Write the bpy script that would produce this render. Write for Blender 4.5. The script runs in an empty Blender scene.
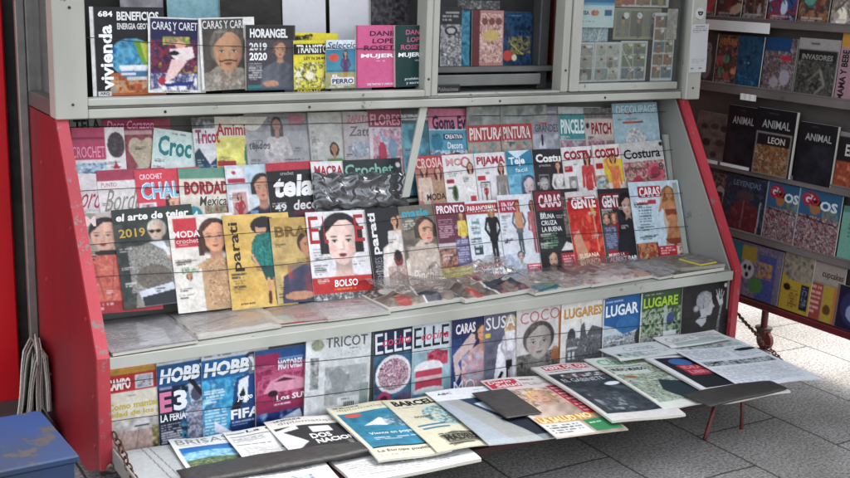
import bpy, math, random
import numpy as np
from mathutils import Matrix, Vector
S = bpy.context.scene
COL = S.collection
# ------------------------------------------------------------------ camera
cd = bpy.data.cameras.new('camera'); cam = bpy.data.objects.new('camera', cd); COL.objects.link(cam)
cd.sensor_width = 36; cd.lens = 48.35; cd.clip_start = .05; cd.clip_end = 300
_r = Vector((0.86074989, -0.5080378, 0.03173663)); _u = Vector((0.08728372, 0.20873084, 0.97407032)); _f = Vector((0.50148896, 0.83566083, -0.22400848))
cam.matrix_world = Matrix(((_r.x, _u.x, -_f.x, -0.7237), (_r.y, _u.y, -_f.y, -3.1819), (_r.z, _u.z, -_f.z, 1.4111), (0, 0, 0, 1)))
S.camera = cam
# ------------------------------------------------------------------ light: soft bright daylight under thin cloud
SUN_EL, SUN_AZ = math.radians(54), math.radians(22)      # azimuth: direction the light comes from, measured from +X
sd = Vector((math.cos(SUN_EL) * math.cos(SUN_AZ), math.cos(SUN_EL) * math.sin(SUN_AZ), math.sin(SUN_EL)))
W = bpy.data.worlds.new('World'); S.world = W; W.use_nodes = True
nt = W.node_tree; nt.nodes.clear()
sky = nt.nodes.new('ShaderNodeTexSky'); sky.sky_type = 'NISHITA'; sky.sun_disc = False
sky.sun_elevation = SUN_EL; sky.sun_rotation = math.radians(90) - SUN_AZ
sky.air_density = 1.0; sky.dust_density = 4.0; sky.ozone_density = 1.0
hs = nt.nodes.new('ShaderNodeHueSaturation'); hs.inputs['Saturation'].default_value = .35
bg = nt.nodes.new('ShaderNodeBackground'); bg.inputs[1].default_value = .15
out = nt.nodes.new('ShaderNodeOutputWorld')
nt.links.new(sky.outputs[0], hs.inputs['Color']); nt.links.new(hs.outputs[0], bg.inputs[0]); nt.links.new(bg.outputs[0], out.inputs[0])
sl = bpy.data.lights.new('sun', 'SUN'); sl.energy = .5; sl.angle = math.radians(25); sl.color = (1, .965, .92)
sun = bpy.data.objects.new('sun', sl); COL.objects.link(sun); sun.location = (3, -4, 6)
sun.rotation_euler = (-sd).to_track_quat('-Z', 'Y').to_euler()
S.view_settings.view_transform = 'Standard'; S.view_settings.look = 'None'
S.view_settings.exposure = 2.05; S.view_settings.gamma = 1; S.view_settings.use_curve_mapping = False
S.cycles.max_bounces = 6; S.cycles.transparent_max_bounces = 10; S.cycles.use_denoising = True

# ------------------------------------------------------------------ helpers
def lin(c):
    if not isinstance(c, str): return tuple(c)[:3]
    c = c.lstrip('#')
    if len(c) == 3: c = ''.join(k * 2 for k in c)
    o = []
    for i in (0, 2, 4):
        v = int(c[i:i + 2], 16) / 255
        o.append(v / 12.92 if v <= .04045 else ((v + .055) / 1.055) ** 2.4)
    return tuple(o)

def mat(name, col, rough=.5, metal=0, spec=.5, noise=0, nscale=8, col2=None, bump=0, bscale=60, coat=0):
    m = bpy.data.materials.new(name); m.use_nodes = True
    n = m.node_tree; b = n.nodes['Principled BSDF']
    b.inputs['Roughness'].default_value = rough; b.inputs['Metallic'].default_value = metal
    b.inputs['Specular IOR Level'].default_value = spec; b.inputs['Coat Weight'].default_value = coat
    c = lin(col); b.inputs['Base Color'].default_value = (*c, 1)
    tc = n.nodes.new('ShaderNodeTexCoord')
    if noise or col2:
        nz = n.nodes.new('ShaderNodeTexNoise'); nz.inputs['Scale'].default_value = nscale; nz.inputs['Detail'].default_value = 8; nz.inputs['Roughness'].default_value = .65
        n.links.new(tc.outputs['Object'], nz.inputs['Vector'])
        rp = n.nodes.new('ShaderNodeValToRGB'); rp.color_ramp.elements[0].position = .42 - noise * .2; rp.color_ramp.elements[1].position = .6 + noise * .1
        c2 = lin(col2) if col2 else tuple(k * (1 - noise) for k in c)
        rp.color_ramp.elements[0].color = (*c2, 1); rp.color_ramp.elements[1].color = (*c, 1)
        n.links.new(nz.outputs['Fac'], rp.inputs['Fac']); n.links.new(rp.outputs['Color'], b.inputs['Base Color'])
    if bump:
        n2 = n.nodes.new('ShaderNodeTexNoise'); n2.inputs['Scale'].default_value = bscale; n2.inputs['Detail'].default_value = 5
        n.links.new(tc.outputs['Object'], n2.inputs['Vector'])
        bp = n.nodes.new('ShaderNodeBump'); bp.inputs['Strength'].default_value = bump; bp.inputs['Distance'].default_value = .01
        n.links.new(n2.outputs['Fac'], bp.inputs['Height']); n.links.new(bp.outputs['Normal'], b.inputs['Normal'])
    return m

def worn_paint(name, base, chip, chip_amt=.35, scale=6, rough=.4, dirt=None, gloss_bump=.12):
    """gloss paint with fine chips that show what lies beneath and faint grime blotches"""
    m = bpy.data.materials.new(name); m.use_nodes = True; n = m.node_tree; b = n.nodes['Principled BSDF']; L = n.links.new
    tc = n.nodes.new('ShaderNodeTexCoord')
    a = n.nodes.new('ShaderNodeTexNoise'); a.inputs['Scale'].default_value = scale; a.inputs['Detail'].default_value = 12; a.inputs['Roughness'].default_value = .72
    L(tc.outputs['Object'], a.inputs['Vector'])
    r = n.nodes.new('ShaderNodeValToRGB'); r.color_ramp.elements[0].position = .68 - .2 * chip_amt; r.color_ramp.elements[1].position = .7 - .2 * chip_amt
    L(a.outputs['Fac'], r.inputs['Fac'])
    g = n.nodes.new('ShaderNodeTexNoise'); g.inputs['Scale'].default_value = 2.3; g.inputs['Detail'].default_value = 6
    mp = n.nodes.new('ShaderNodeMapping'); mp.inputs['Scale'].default_value = (1.5, 1.5, .5); L(tc.outputs['Object'], mp.inputs['Vector']); L(mp.outputs[0], g.inputs['Vector'])
    r2 = n.nodes.new('ShaderNodeValToRGB'); r2.color_ramp.elements[0].position = .35; r2.color_ramp.elements[1].position = .62
    c = lin(base); d = lin(dirt) if dirt else tuple(k * .78 for k in c)
    r2.color_ramp.elements[0].color = (*d, 1); r2.color_ramp.elements[1].color = (*c, 1); L(g.outputs['Fac'], r2.inputs['Fac'])
    mx = n.nodes.new('ShaderNodeMix'); mx.data_type = 'RGBA'; L(r.outputs['Color'], mx.inputs['Factor']); L(r2.outputs['Color'], mx.inputs['A']); mx.inputs['B'].default_value = (*lin(chip), 1)
    L(mx.outputs['Result'], b.inputs['Base Color'])
    b.inputs['Roughness'].default_value = rough
    bp = n.nodes.new('ShaderNodeBump'); bp.inputs['Strength'].default_value = gloss_bump; bp.inputs['Distance'].default_value = .006
    L(a.outputs['Fac'], bp.inputs['Height']); L(bp.outputs['Normal'], b.inputs['Normal'])
    return m

def tag(o, label=None, cat=None, group=None, kind=None):
    if label: o['label'] = label
    if cat: o['category'] = cat
    if group: o['group'] = group
    if kind: o['kind'] = kind
    return o

def link(name, verts, faces, m=None, parent=None, smooth=False):
    me = bpy.data.meshes.new(name); me.from_pydata([tuple(v) for v in verts], [], faces); me.update()
    o = bpy.data.objects.new(name, me); COL.objects.link(o)
    if m:
        for k in (m if isinstance(m, (list, tuple)) else [m]): me.materials.append(k)
    if parent: o.parent = parent
    if smooth:
        for p in me.polygons: p.use_smooth = True
    return o

def empty(name, loc=(0, 0, 0), M=None):
    o = bpy.data.objects.new(name, None); COL.objects.link(o); o.empty_display_size = .05
    if M is not None: o.matrix_world = M
    else: o.location = loc
    return o

class MB:
    def __init__(s): s.v = []; s.f = []
    def box(s, x0, x1, y0, y1, z0, z1, ch=0.0):
        if x1 < x0: x0, x1 = x1, x0
        if y1 < y0: y0, y1 = y1, y0
        if z1 < z0: z0, z1 = z1, z0
        c = min(ch, (x1 - x0) * .3, (y1 - y0) * .3, (z1 - z0) * .3)
        if c <= 0:
            b = len(s.v)
            s.v += [(x, y, z) for z in (z0, z1) for y in (y0, y1) for x in (x0, x1)]
            s.f += [[b + i for i in q] for q in ((0, 2, 3, 1), (4, 5, 7, 6), (0, 1, 5, 4), (2, 6, 7, 3), (0, 4, 6, 2), (1, 3, 7, 5))]
            return s
        P = {}
        X = (x0, x1); Y = (y0, y1); Z = (z0, z1)
        for i in (0, 1):
            for j in (0, 1):
                for k in (0, 1):
                    sx, sy, sz = (1 - 2 * i) * c, (1 - 2 * j) * c, (1 - 2 * k) * c
                    for a, p in (('x', (X[i], Y[j] + sy, Z[k] + sz)), ('y', (X[i] + sx, Y[j], Z[k] + sz)), ('z', (X[i] + sx, Y[j] + sy, Z[k]))):
                        P[(i, j, k, a)] = len(s.v); s.v.append(p)
        q = lambda *ks: s.f.append([P[k] for k in ks])
        q((0,0,0,'x'),(0,0,1,'x'),(0,1,1,'x'),(0,1,0,'x')); q((1,0,0,'x'),(1,1,0,'x'),(1,1,1,'x'),(1,0,1,'x'))
        q((0,0,0,'y'),(1,0,0,'y'),(1,0,1,'y'),(0,0,1,'y')); q((0,1,0,'y'),(0,1,1,'y'),(1,1,1,'y'),(1,1,0,'y'))
        q((0,0,0,'z'),(0,1,0,'z'),(1,1,0,'z'),(1,0,0,'z')); q((0,0,1,'z'),(1,0,1,'z'),(1,1,1,'z'),(0,1,1,'z'))
        for j in (0, 1):
            for k in (0, 1): q((0,j,k,'y'),(1,j,k,'y'),(1,j,k,'z'),(0,j,k,'z'))
        for i in (0, 1):
            for k in (0, 1): q((i,0,k,'x'),(i,1,k,'x'),(i,1,k,'z'),(i,0,k,'z'))
        for i in (0, 1):
            for j in (0, 1): q((i,j,0,'x'),(i,j,1,'x'),(i,j,1,'y'),(i,j,0,'y'))
        for i in (0, 1):
            for j in (0, 1):
                for k in (0, 1): q((i,j,k,'x'),(i,j,k,'y'),(i,j,k,'z'))
        return s
    def hexa(s, P):      # 8 points: bottom ring then top ring
        b = len(s.v); s.v += [tuple(p) for p in P]
        s.f += [[b + i for i in q] for q in ((3, 2, 1, 0), (4, 5, 6, 7), (0, 1, 5, 4), (1, 2, 6, 5), (2, 3, 7, 6), (3, 0, 4, 7))]
        return s
    def prism(s, poly, x0, x1):      # polygon of (y,z) swept along x
        b = len(s.v); k = len(poly)
        s.v += [(x0, y, z) for y, z in poly] + [(x1, y, z) for y, z in poly]
        s.f += [[b + i for i in range(k)][::-1], [b + k + i for i in range(k)]]
        s.f += [[b + i, b + (i + 1) % k, b + k + (i + 1) % k, b + k + i] for i in range(k)]
        return s
    def tube(s, pts, r, n=8, closed=False):
        pts = [Vector(p) for p in pts]; rings = []; k = len(pts); up = None
        for i, p in enumerate(pts):
            if closed: d = (pts[(i + 1) % k] - pts[i - 1]).normalized()
            else: d = (pts[min(i + 1, k - 1)] - pts[max(i - 1, 0)]).normalized()
            if up is None: up = Vector((0, 0, 1)) if abs(d.z) < .9 else Vector((1, 0, 0))
            a = d.cross(up).normalized(); c = a.cross(d).normalized(); up = c
            rr = r[i] if isinstance(r, (list, tuple)) else r
            b = len(s.v); s.v += [tuple(p + (a * math.cos(t * 2 * math.pi / n) + c * math.sin(t * 2 * math.pi / n)) * rr) for t in range(n)]; rings.append(b)
        for i in range(k if closed else k - 1):
            A, B = rings[i], rings[(i + 1) % k]
            s.f += [[A + j, A + (j + 1) % n, B + (j + 1) % n, B + j] for j in range(n)]
        if not closed: s.f += [[rings[0] + j for j in range(n)][::-1], [rings[-1] + j for j in range(n)]]
        return s
    def cyl(s, p0, p1, r, n=16): return s.tube([p0, p1], r, n)
    def build(s, name, m, parent=None, smooth=False):
        o = link(name, s.v, s.f, m, parent)
        if smooth:
            for p in o.data.polygons: p.use_smooth = True
        return o

# ------------------------------------------------------------------ printed matter: a small painter whose colours go into the cover mesh
RNG = np.random.RandomState(11)
def vnoise(h, w, cell, rs):
    gh, gw = int(h / cell) + 3, int(w / cell) + 3
    g = rs.rand(gh, gw); y = np.arange(h) / cell; x = np.arange(w) / cell
    yi, xi = y.astype(int), x.astype(int); fy, fx = (y - yi)[:, None], (x - xi)[None]
    fy = fy * fy * (3 - 2 * fy); fx = fx * fx * (3 - 2 * fx)
    g00 = g[yi][:, xi]; g01 = g[yi][:, xi + 1]; g10 = g[yi + 1][:, xi]; g11 = g[yi + 1][:, xi + 1]
    return (g00 * (1 - fx) + g01 * fx) * (1 - fy) + (g10 * (1 - fx) + g11 * fx) * fy

class Art:
    """u runs 0..1 over the part of the cover that is not overlapped (up to U over the whole cover), v runs 0 (top)..1 (bottom)"""
    def __init__(s, w, h, vis, bg='#fff', cell=.0023, seed=0):
        s.w, s.h, s.vis = w, h, vis; s.nx = max(4, int(w / cell)); s.ny = max(4, int(h / cell))
        s.rs = np.random.RandomState(seed); s.t_ = []
        s.X = (np.arange(s.nx + 1) / s.nx * w / vis)[None].repeat(s.ny + 1, 0); s.Y = (np.arange(s.ny + 1) / s.ny)[:, None].repeat(s.nx + 1, 1)
        s.a = np.ones((s.ny + 1, s.nx + 1, 3)) * np.array(lin(bg)); s.k = h / vis; s.U = w / vis
    def _set(s, m, c, al=1): 
        m = m.astype(float)[..., None] * al; s.a = s.a * (1 - m) + np.array(lin(c)) * m
    def r(s, x0, y0, x1, y1, c, c2=None, al=1, horiz=False):
        m = (s.X >= x0) & (s.X <= x1) & (s.Y >= y0) & (s.Y <= y1)
        if c2:
            t = np.clip((s.X - x0) / (x1 - x0) if horiz else (s.Y - y0) / (y1 - y0), 0, 1)[..., None]
            cc = np.array(lin(c)) * (1 - t) + np.array(lin(c2)) * t; mm = m[..., None] * al; s.a = s.a * (1 - mm) + cc * mm
        else: s._set(m, c, al)
        return s
    def e(s, x, y, rx, ry, c, rot=0, al=1):
        dx, dy = (s.X - x) / s.k, s.Y - y; q = math.radians(rot); rx = rx / s.k
        a, b = dx * math.cos(q) + dy * math.sin(q), -dx * math.sin(q) + dy * math.cos(q)
        s._set((a / rx) ** 2 + (b / ry) ** 2 <= 1, c, al); return s
    def c(s, x, y, rad, c, al=1): return s.e(x, y, rad * s.k, rad, c, 0, al)
    def p(s, pts, c, al=1):
        m = np.zeros_like(s.X, bool); k = len(pts)
        for i in range(k):
            (x1, y1), (x2, y2) = pts[i], pts[(i + 1) % k]
            if y1 == y2: continue
            m ^= ((s.Y >= min(y1, y2)) & (s.Y < max(y1, y2)) & (s.X < (x2 - x1) * (s.Y - y1) / (y2 - y1) + x1))
        s._set(m, c, al); return s
    def ln(s, x0, y0, x1, y1, t, c):       # thick line, t in v units
        ax, ay, bx, by = x0 / s.k, y0, x1 / s.k, y1; px, py = s.X / s.k, s.Y
        dx, dy = bx - ax, by - ay; q = np.clip(((px - ax) * dx + (py - ay) * dy) / (dx * dx + dy * dy + 1e-9), 0, 1)
        s._set((px - ax - q * dx) ** 2 + (py - ay - q * dy) ** 2 <= (t / 2) ** 2, c); return s
    def n(s, x0, y0, x1, y1, cols, sc=.06, al=1, ell=False):      # photographic texture: soft and sharp patches of a few tones
        H_, W2 = s.ny + 1, s.nx + 1
        v = vnoise(H_, W2, max(1.3, sc * s.ny), s.rs) * .5 + vnoise(H_, W2, max(1.2, sc * s.ny / 2.2), s.rs) * .38 + s.rs.rand(H_, W2) * .12
        v = np.clip((v - .25) / .5, 0, .9999) * (len(cols) - 1); i = v.astype(int); f = (v - i)[..., None]; f = f * f * (3 - 2 * f)
        pal = np.array([lin(c) for c in cols]); cc = pal[i] * (1 - f) + pal[np.minimum(i + 1, len(cols) - 1)] * f
        lum = .8 + .4 * vnoise(H_, W2, max(1.2, sc * s.ny / 1.6), s.rs); cc = cc * lum[..., None]
        if ell: m = ((s.X - (x0 + x1) / 2) / ((x1 - x0) / 2)) ** 2 + ((s.Y - (y0 + y1) / 2) / ((y1 - y0) / 2)) ** 2 <= 1
        else: m = (s.X >= x0) & (s.X <= x1) & (s.Y >= y0) & (s.Y <= y1)
        m = m[..., None] * al; s.a = s.a * (1 - m) + cc * m; return s
    def blur(s, k=.5):
        a = s.a; p = np.pad(a, ((1, 1), (1, 1), (0, 0)), 'edge'); q = (p[:-2, 1:-1] + p[2:, 1:-1] + p[1:-1, :-2] + p[1:-1, 2:]) / 4; s.a = a * (1 - k) + q * k; return s
    def L(s, x0, y0, x1, y1, n, c, dens=.72):      # greeked small print
        px = s.ny * (y1 - y0) / n
        for i in range(n):
            ya = y0 + (y1 - y0) * i / n; yb = ya + (y1 - y0) / n * .52
            on = vnoise(1, s.nx + 1, 1.6, s.rs)[0] < dens
            xe = x0 + (x1 - x0) * (1 if i < n - 1 else .6) * (1 - .12 * s.rs.rand())
            m = (s.Y >= ya) & (s.Y <= max(yb, ya + 1.01 / s.ny)) & (s.X >= x0) & (s.X <= xe) & on[None]
            s._set(m, c, .8)
        return s
    def g(s, amt=.1, sc=.02):
        v = vnoise(s.ny + 1, s.nx + 1, max(1.1, sc * s.ny), s.rs); s.a = s.a * (1 + (v - .5)[..., None] * 2 * amt); return s
    def T(s, txt, x0, y0, x1, y1, c, b=.02, it=0, rot=0): s.t_.append((txt, x0, y0, x1, y1, c, b, it, rot)); return s
    # people in printed pictures
    def bust(s, x, y, h, skin='#d9a68a', hair='#3a2418', cloth='#444', long=1, look=0, lips='#b5484a', shades=False, beard=False, w=.36, body=True):
        """head and shoulders as a photograph would print them. x centre, y top of head, h head height in v units"""
        px, py = (s.X - x) / s.k / h, (s.Y - y) / h; A = lambda c: np.array(lin(c)); g = w / .36
        px = px / g; sm = lambda a, b, t: np.clip((t - a) / (b - a), 0, 1) ** 2 * (3 - 2 * np.clip((t - a) / (b - a), 0, 1))
        e_ = max(.02, .9 / (s.ny * h))
        def put(m, col): s.a = s.a * (1 - m[..., None]) + col * m[..., None]
        def soft(cx, cy, rx, ry, col, al=1, ed=.5): put(al * (1 - sm(1 - ed, 1 + ed * .4, np.sqrt(((px - cx) / rx) ** 2 + ((py - cy) / ry) ** 2))), A(col) if not isinstance(col, np.ndarray) else col)
        st = .75 + .5 * (.5 + .5 * np.sin(px * 46 + 5 * np.sin(py * 3) + 2 * vnoise(s.ny + 1, s.nx + 1, 3, s.rs)))[..., None]; hc = (A(hair) + .008) * st * (1.25 - .5 * sm(-.4, .45, px))[..., None]
        # hair behind, with wavy ends
        end = .55 + .75 * long; wob = .03 * np.sin(py * 9 + 1) * long
        hb = 1 - sm(1 - e_ * 2, 1 + e_ * 2, np.sqrt((px / .43) ** 2 + ((py - .42) / .44) ** 2))
        if long > .05: hb = np.maximum(hb, (1 - sm(.42 + .05 * long + wob - e_, .42 + .05 * long + wob + e_, abs(px))) * (py > .4) * (1 - sm(end - .12, end + .04, py + .12 * abs(px))))
        put(hb, hc)
        if body:
            top = 1.13 + .5 * np.clip(abs(px) - .12, 0, 3) ** 1.25; sh = sm(-e_, e_, py - top) * (abs(px) < .98 + .15 * np.clip(py - 1.5, 0, 9))
            cl = A(cloth)[None, None] * (1.15 - .5 * sm(-.8, .9, px) + .16 * np.sin(px * 11 + py * 6) * np.sin(py * 5))[..., None]; put(sh * 1.0, cl)
            nk = (1 - sm(.17 - e_, .17 + e_, abs(px) - .12 * np.clip(py - 1.05, 0, 1))) * (py > .8) * (1 - sm(1.22, 1.36, py + .35 * abs(px))); put(nk, A(skin)[None, None] * (.62 + .3 * sm(.95, 1.2, py))[..., None])
        fx = px - look * .05; prof_ = .335 * np.sqrt(np.clip(1 - ((py - .5) / .475) ** 2, 0, 1)) * (1 - .2 * np.clip((py - .58) / .36, 0, 1) ** 1.6)
        fm = 1 - sm(-e_, e_, abs(fx) - prof_); fc = A(skin)[None, None] * (1.12 - .42 * sm(.02, .34, fx) - .12 * sm(.25, .36, -fx) - .15 * sm(.85, .98, py))[..., None]; put(fm * (prof_ > .01), np.clip(fc, 0, .95))
        c = look * .09; dk = A(skin) * .5; bl = A(skin) * np.array([1.0, .72, .7])
        soft(c - .19, .66, .1, .09, bl, .45); soft(c + .2, .66, .09, .09, bl, .35)
        soft(c + .035, .6, .035, .11, dk, .45); soft(c, .685, .06, .022, dk, .55); soft(c, .655, .035, .03, np.clip(A(skin) * 1.25, 0, 1), .5)
        if shades:
            soft(c - .14, .53, .13, .085, '#0c0c0e', 1, .15); soft(c + .15, .53, .13, .085, '#0c0c0e', 1, .15); put(((abs(px - c) < .3) & (abs(py - .485) < .018)) * 1.0, A('#0c0c0e'))
        else:
            for q in (-1, 1):
                ex = c + q * .145; soft(ex, .515, .085, .045, dk, .6); soft(ex, .525, .058, .022, '#d8d0cc', .9, .2); soft(ex, .522, .026, .026, '#1c1412', 1, .2); soft(ex, .502, .07, .014, '#1c1412', .9, .3); soft(ex + q * .01, .435, .085, .016, hair, .85, .4)
        lp = A(lips); soft(c, .775, .1, .02, lp * .75, .95, .3); soft(c, .8, .085, .024, lp, .95, .3); soft(c, .85, .06, .015, dk, .4)
        if beard: soft(c, .86, .24, .13, A(hair) * .9 + .01, .75, .4); soft(c, .735, .12, .018, A(hair), .8); soft(c, .79, .06, .015, lp, .8)
        # hair over the brow, parted off centre
        ov = np.sqrt((px / .42) ** 2 + ((py - .42) / .44) ** 2) < 1; ln_ = .12 + 1.0 * np.clip(abs(px - .06) - .07, 0, 1) ** 1.15
        put(((py < ln_) & ov) * 1.0, hc)
        if long > .05:
            sd_ = (abs(px) > .3 + .03 * np.sin(py * 7)) & (abs(px) < .44 + .05 * long) & (py > .3) & (py < end - .02); put(sd_ * 1.0, hc)
        soft(-.16, .1, .16, .035, np.clip(A(hair) * 3 + .03, 0, 1), .35)
        return s
    def fig(s, x, y, h, skin='#d8a284', hair='#4a2c1c', top='#a33', bot='#333', long=.5, arms='hip', sleeve=True):
        """standing figure, y top of head, h whole height in v units"""
        k = s.k; u = h / 7.5; X_ = lambda q: x + q * u * k
        if long: s.e(x, y + u * (.6 + .4 * long), u * .52 * k, u * (.55 + .5 * long), hair)
        s.p([(X_(-.42), y + 4 * u), (X_(.42), y + 4 * u), (X_(.35), y + 7.1 * u), (X_(.08), y + 7.1 * u), (X_(0), y + 4.8 * u), (X_(-.1), y + 7.1 * u), (X_(-.36), y + 7.1 * u)], bot)
        s.p([(X_(-.75), y + 1.5 * u), (X_(.75), y + 1.5 * u), (X_(.45), y + 2.9 * u), (X_(.6), y + 4.2 * u), (X_(-.6), y + 4.2 * u), (X_(-.45), y + 2.9 * u)], top)
        s.n(X_(-.7), y + 1.5 * u, X_(.7), y + 4.2 * u, [tuple(v * .55 for v in lin(top)), top, tuple(min(1, v * 1.3 + .02) for v in lin(top))], .03, .45, True)
        ac = top if sleeve else skin
        if arms == 'hip':
            for q in (-1, 1): s.ln(X_(.7 * q), y + 1.7 * u, X_(1.02 * q), y + 2.8 * u, u * .3, ac).ln(X_(1.02 * q), y + 2.8 * u, X_(.5 * q), y + 3.6 * u, u * .3, ac)
        elif arms == 'up':
            s.ln(X_(-.7), y + 1.7 * u, X_(-1.1), y + .7 * u, u * .34, ac).ln(X_(-1.1), y + .7 * u, X_(-.3), y + .2 * u, u * .28, ac).ln(X_(.7), y + 1.7 * u, X_(.85), y + 3.6 * u, u * .32, ac)
        else:
            for q in (-1, 1): s.ln(X_(.7 * q), y + 1.7 * u, X_(.85 * q), y + 3.9 * u, u * .34, ac)
        s.r(X_(-.15), y + .9 * u, X_(.15), y + 1.6 * u, skin)
        s.e(x, y + u * .42, u * .4 * k, u * .46, hair).e(x, y + u * .58, u * .33 * k, u * .42, skin)
        s.e(x, y + u * .8, u * .1 * k, u * .05, '#a44')
        for q in (-1, 1): s.e(X_(.13 * q), y + u * .55, u * .06 * k, u * .04, '#222')
        return s

def panels(a, cols, nx=2, ny=3, x0=.04, y0=.04, x1=.96, y1=.96, gut='#b8b4aa'):
    '''a printed page of small framed pictures'''
    a.r(x0, y0, x1, y1, gut); rs = a.rs
    for j in range(ny):
        xs = np.linspace(x0, x1, nx + 1); xs[1:-1] += rs.uniform(-.06, .06, nx - 1)
        for i in range(nx):
            l, r_, t, b = xs[i] + .012, xs[i + 1] - .012, y0 + (y1 - y0) * j / ny + .008, y0 + (y1 - y0) * (j + 1) / ny - .008; c = cols[rs.randint(len(cols))]
            a.r(l, t, r_, b, c); a.n(l, t + (b - t) * .5, r_, b, [cols[rs.randint(len(cols))], c, cols[rs.randint(len(cols))]], .06, .8)
            cx = l + (r_ - l) * rs.uniform(.3, .7); hh = (b - t); c2 = cols[rs.randint(len(cols))]
            a.e(cx, t + hh * .75, (r_ - l) * .2, hh * .3, c2); a.e(cx, t + hh * .36, (r_ - l) * .12, hh * .14, '#b08868'); a.e(cx, t + hh * .27, (r_ - l) * .13, hh * .08, '#33261f')
            if rs.rand() < .6: a.e(l + (r_ - l) * .75, t + hh * .18, (r_ - l) * .2, hh * .12, '#d8d6ce'); a.L(l + (r_ - l) * .62, t + hh * .14, r_ - .02, t + hh * .24, 1, '#444')
    return a
_tc = {}
def text_geo(txt, bold):
    key = (txt, bold)
    if key in _tc: return _tc[key]
    cu = bpy.data.curves.new('t', 'FONT'); cu.body = txt; cu.resolution_u = 2; cu.offset = bold; cu.fill_mode = 'FRONT'
    o = bpy.data.objects.new('t', cu); me = o.to_mesh()
    v = np.zeros(len(me.vertices) * 3); me.vertices.foreach_get('co', v); v = v.reshape(-1, 3)[:, :2].copy()
    f = [list(p.vertices) for p in me.polygons]
    o.to_mesh_clear(); bpy.data.objects.remove(o); bpy.data.curves.remove(cu)
    if len(v): v -= v.min(0); v /= np.maximum(v.max(0), 1e-6)
    _tc[key] = (v, f); return _tc[key]

def print_mat(name, rough, coat=0.0, spec=.4):
    m = bpy.data.materials.new(name); m.use_nodes = True; n = m.node_tree; b = n.nodes['Principled BSDF']
    a = n.nodes.new('ShaderNodeAttribute'); a.attribute_name = 'ink'
    nz = n.nodes.new('ShaderNodeTexNoise'); nz.inputs['Scale'].default_value = 9; nz.inputs['Detail'].default_value = 3
    tc = n.nodes.new('ShaderNodeTexCoord'); n.links.new(tc.outputs['Object'], nz.inputs['Vector'])
    bp = n.nodes.new('ShaderNodeBump'); bp.inputs['Strength'].default_value = .35; bp.inputs['Distance'].default_value = .02
    n.links.new(nz.outputs['Fac'], bp.inputs['Height']); n.links.new(bp.outputs['Normal'], b.inputs['Normal'])
    n.links.new(a.outputs['Color'], b.inputs['Base Color']); b.inputs['Roughness'].default_value = rough
    b.inputs['Coat Weight'].default_value = coat; b.inputs['Coat Roughness'].default_value = .2; b.inputs['Specular IOR Level'].default_value = spec
    return m
GLOSSY = print_mat('glossy_printed_cover', .42, .06, .3); NEWS = print_mat('newsprint', .8, 0, .25)
PAPER = mat('page_edges', '#cfcabd', .8, noise=.25, nscale=400)
PAPER_D = mat('dark_page_stock', '#9a9488', .8, noise=.25, nscale=300)  # darker page stock for one magazine of the pile

def ink(c):      # printing ink on coated stock: never pure white, black or fully saturated
    c = np.clip(c, 0, 1); g = c.mean(-1, keepdims=True); return np.clip(c * .95 + g * .05, 0, 1) ** 1.17 * .86 + .001

def sheet(name, art, parent, z, bend, m):
    """the cover: painted grid plus raised lettering, bent by the function bend(x, y) -> z"""
    w, h, nx, ny = art.w, art.h, art.nx, art.ny
    xs = np.linspace(0, w, nx + 1); ys = h - np.linspace(0, h, ny + 1)
    gx, gy = np.meshgrid(xs, ys); gz = z + bend(gx, gy)
    V = [np.stack([gx, gy, gz], -1).reshape(-1, 3)]; C = [ink(art.a).reshape(-1, 3)]
    i = (np.arange(ny)[:, None] * (nx + 1) + np.arange(nx)[None]).reshape(-1)
    F = np.stack([i, i + nx + 1, i + nx + 2, i + 1], -1); nb = (nx + 1) * (ny + 1)
    tv, tf, b = [], [], nb
    for q, (txt, x0, y0, x1, y1, c, bo, it, rot) in enumerate(art.t_):
        v, f = text_geo(txt, bo)
        if not len(v): continue
        if rot == 90: px, py = x0 + (x1 - x0) * v[:, 1] * 0 + (x1 - x0) * (1 - v[:, 1]), y1 + (y0 - y1) * v[:, 0]
        else: px, py = x0 + (x1 - x0) * v[:, 0], y1 + (y0 - y1) * v[:, 1]
        px = px * art.vis; py = h - py * h
        if it: px = px + (py - (h - y1 * h)) * it
        k = np.clip(px, 0, w); out_ = px > w
        pz = z + bend(k, py) + .0005 + .00005 * q
        tv.append(np.stack([k, py, pz], -1)); C.append(np.ones((len(v), 3)) * ink(np.array(lin(c))))
        o_ = out_.tolist()
        for fc in f:
            if not all(o_[j] for j in fc): tf.append([b + j for j in fc])
        b += len(v)
    V = np.concatenate(V + tv) if tv else V[0]; C = np.concatenate(C)
    me = bpy.data.meshes.new(name)
    loops = np.concatenate([F.reshape(-1)] + [np.array(sum(tf, []), int)]) if tf else F.reshape(-1)
    cnt = np.concatenate([np.full(len(F), 4)] + [np.array([len(t) for t in tf], int)]) if tf else np.full(len(F), 4)
    me.vertices.add(len(V)); me.vertices.foreach_set('co', V.reshape(-1).astype(np.float32))
    me.loops.add(len(loops)); me.loops.foreach_set('vertex_index', loops.astype(np.int32))
    me.polygons.add(len(cnt)); me.polygons.foreach_set('loop_start', (np.cumsum(cnt) - cnt).astype(np.int32))
    sm = np.ones(len(cnt), bool); me.polygons.foreach_set('use_smooth', sm)
    me.update(calc_edges=True)
    at = me.color_attributes.new('ink', 'FLOAT_COLOR', 'POINT')
    at.data.foreach_set('color', np.concatenate([C, np.ones((len(C), 1))], 1).astype(np.float32).reshape(-1))
    me.materials.append(m); me.validate()
    o = bpy.data.objects.new(name, me); COL.objects.link(o); o.parent = parent
    return o

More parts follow.
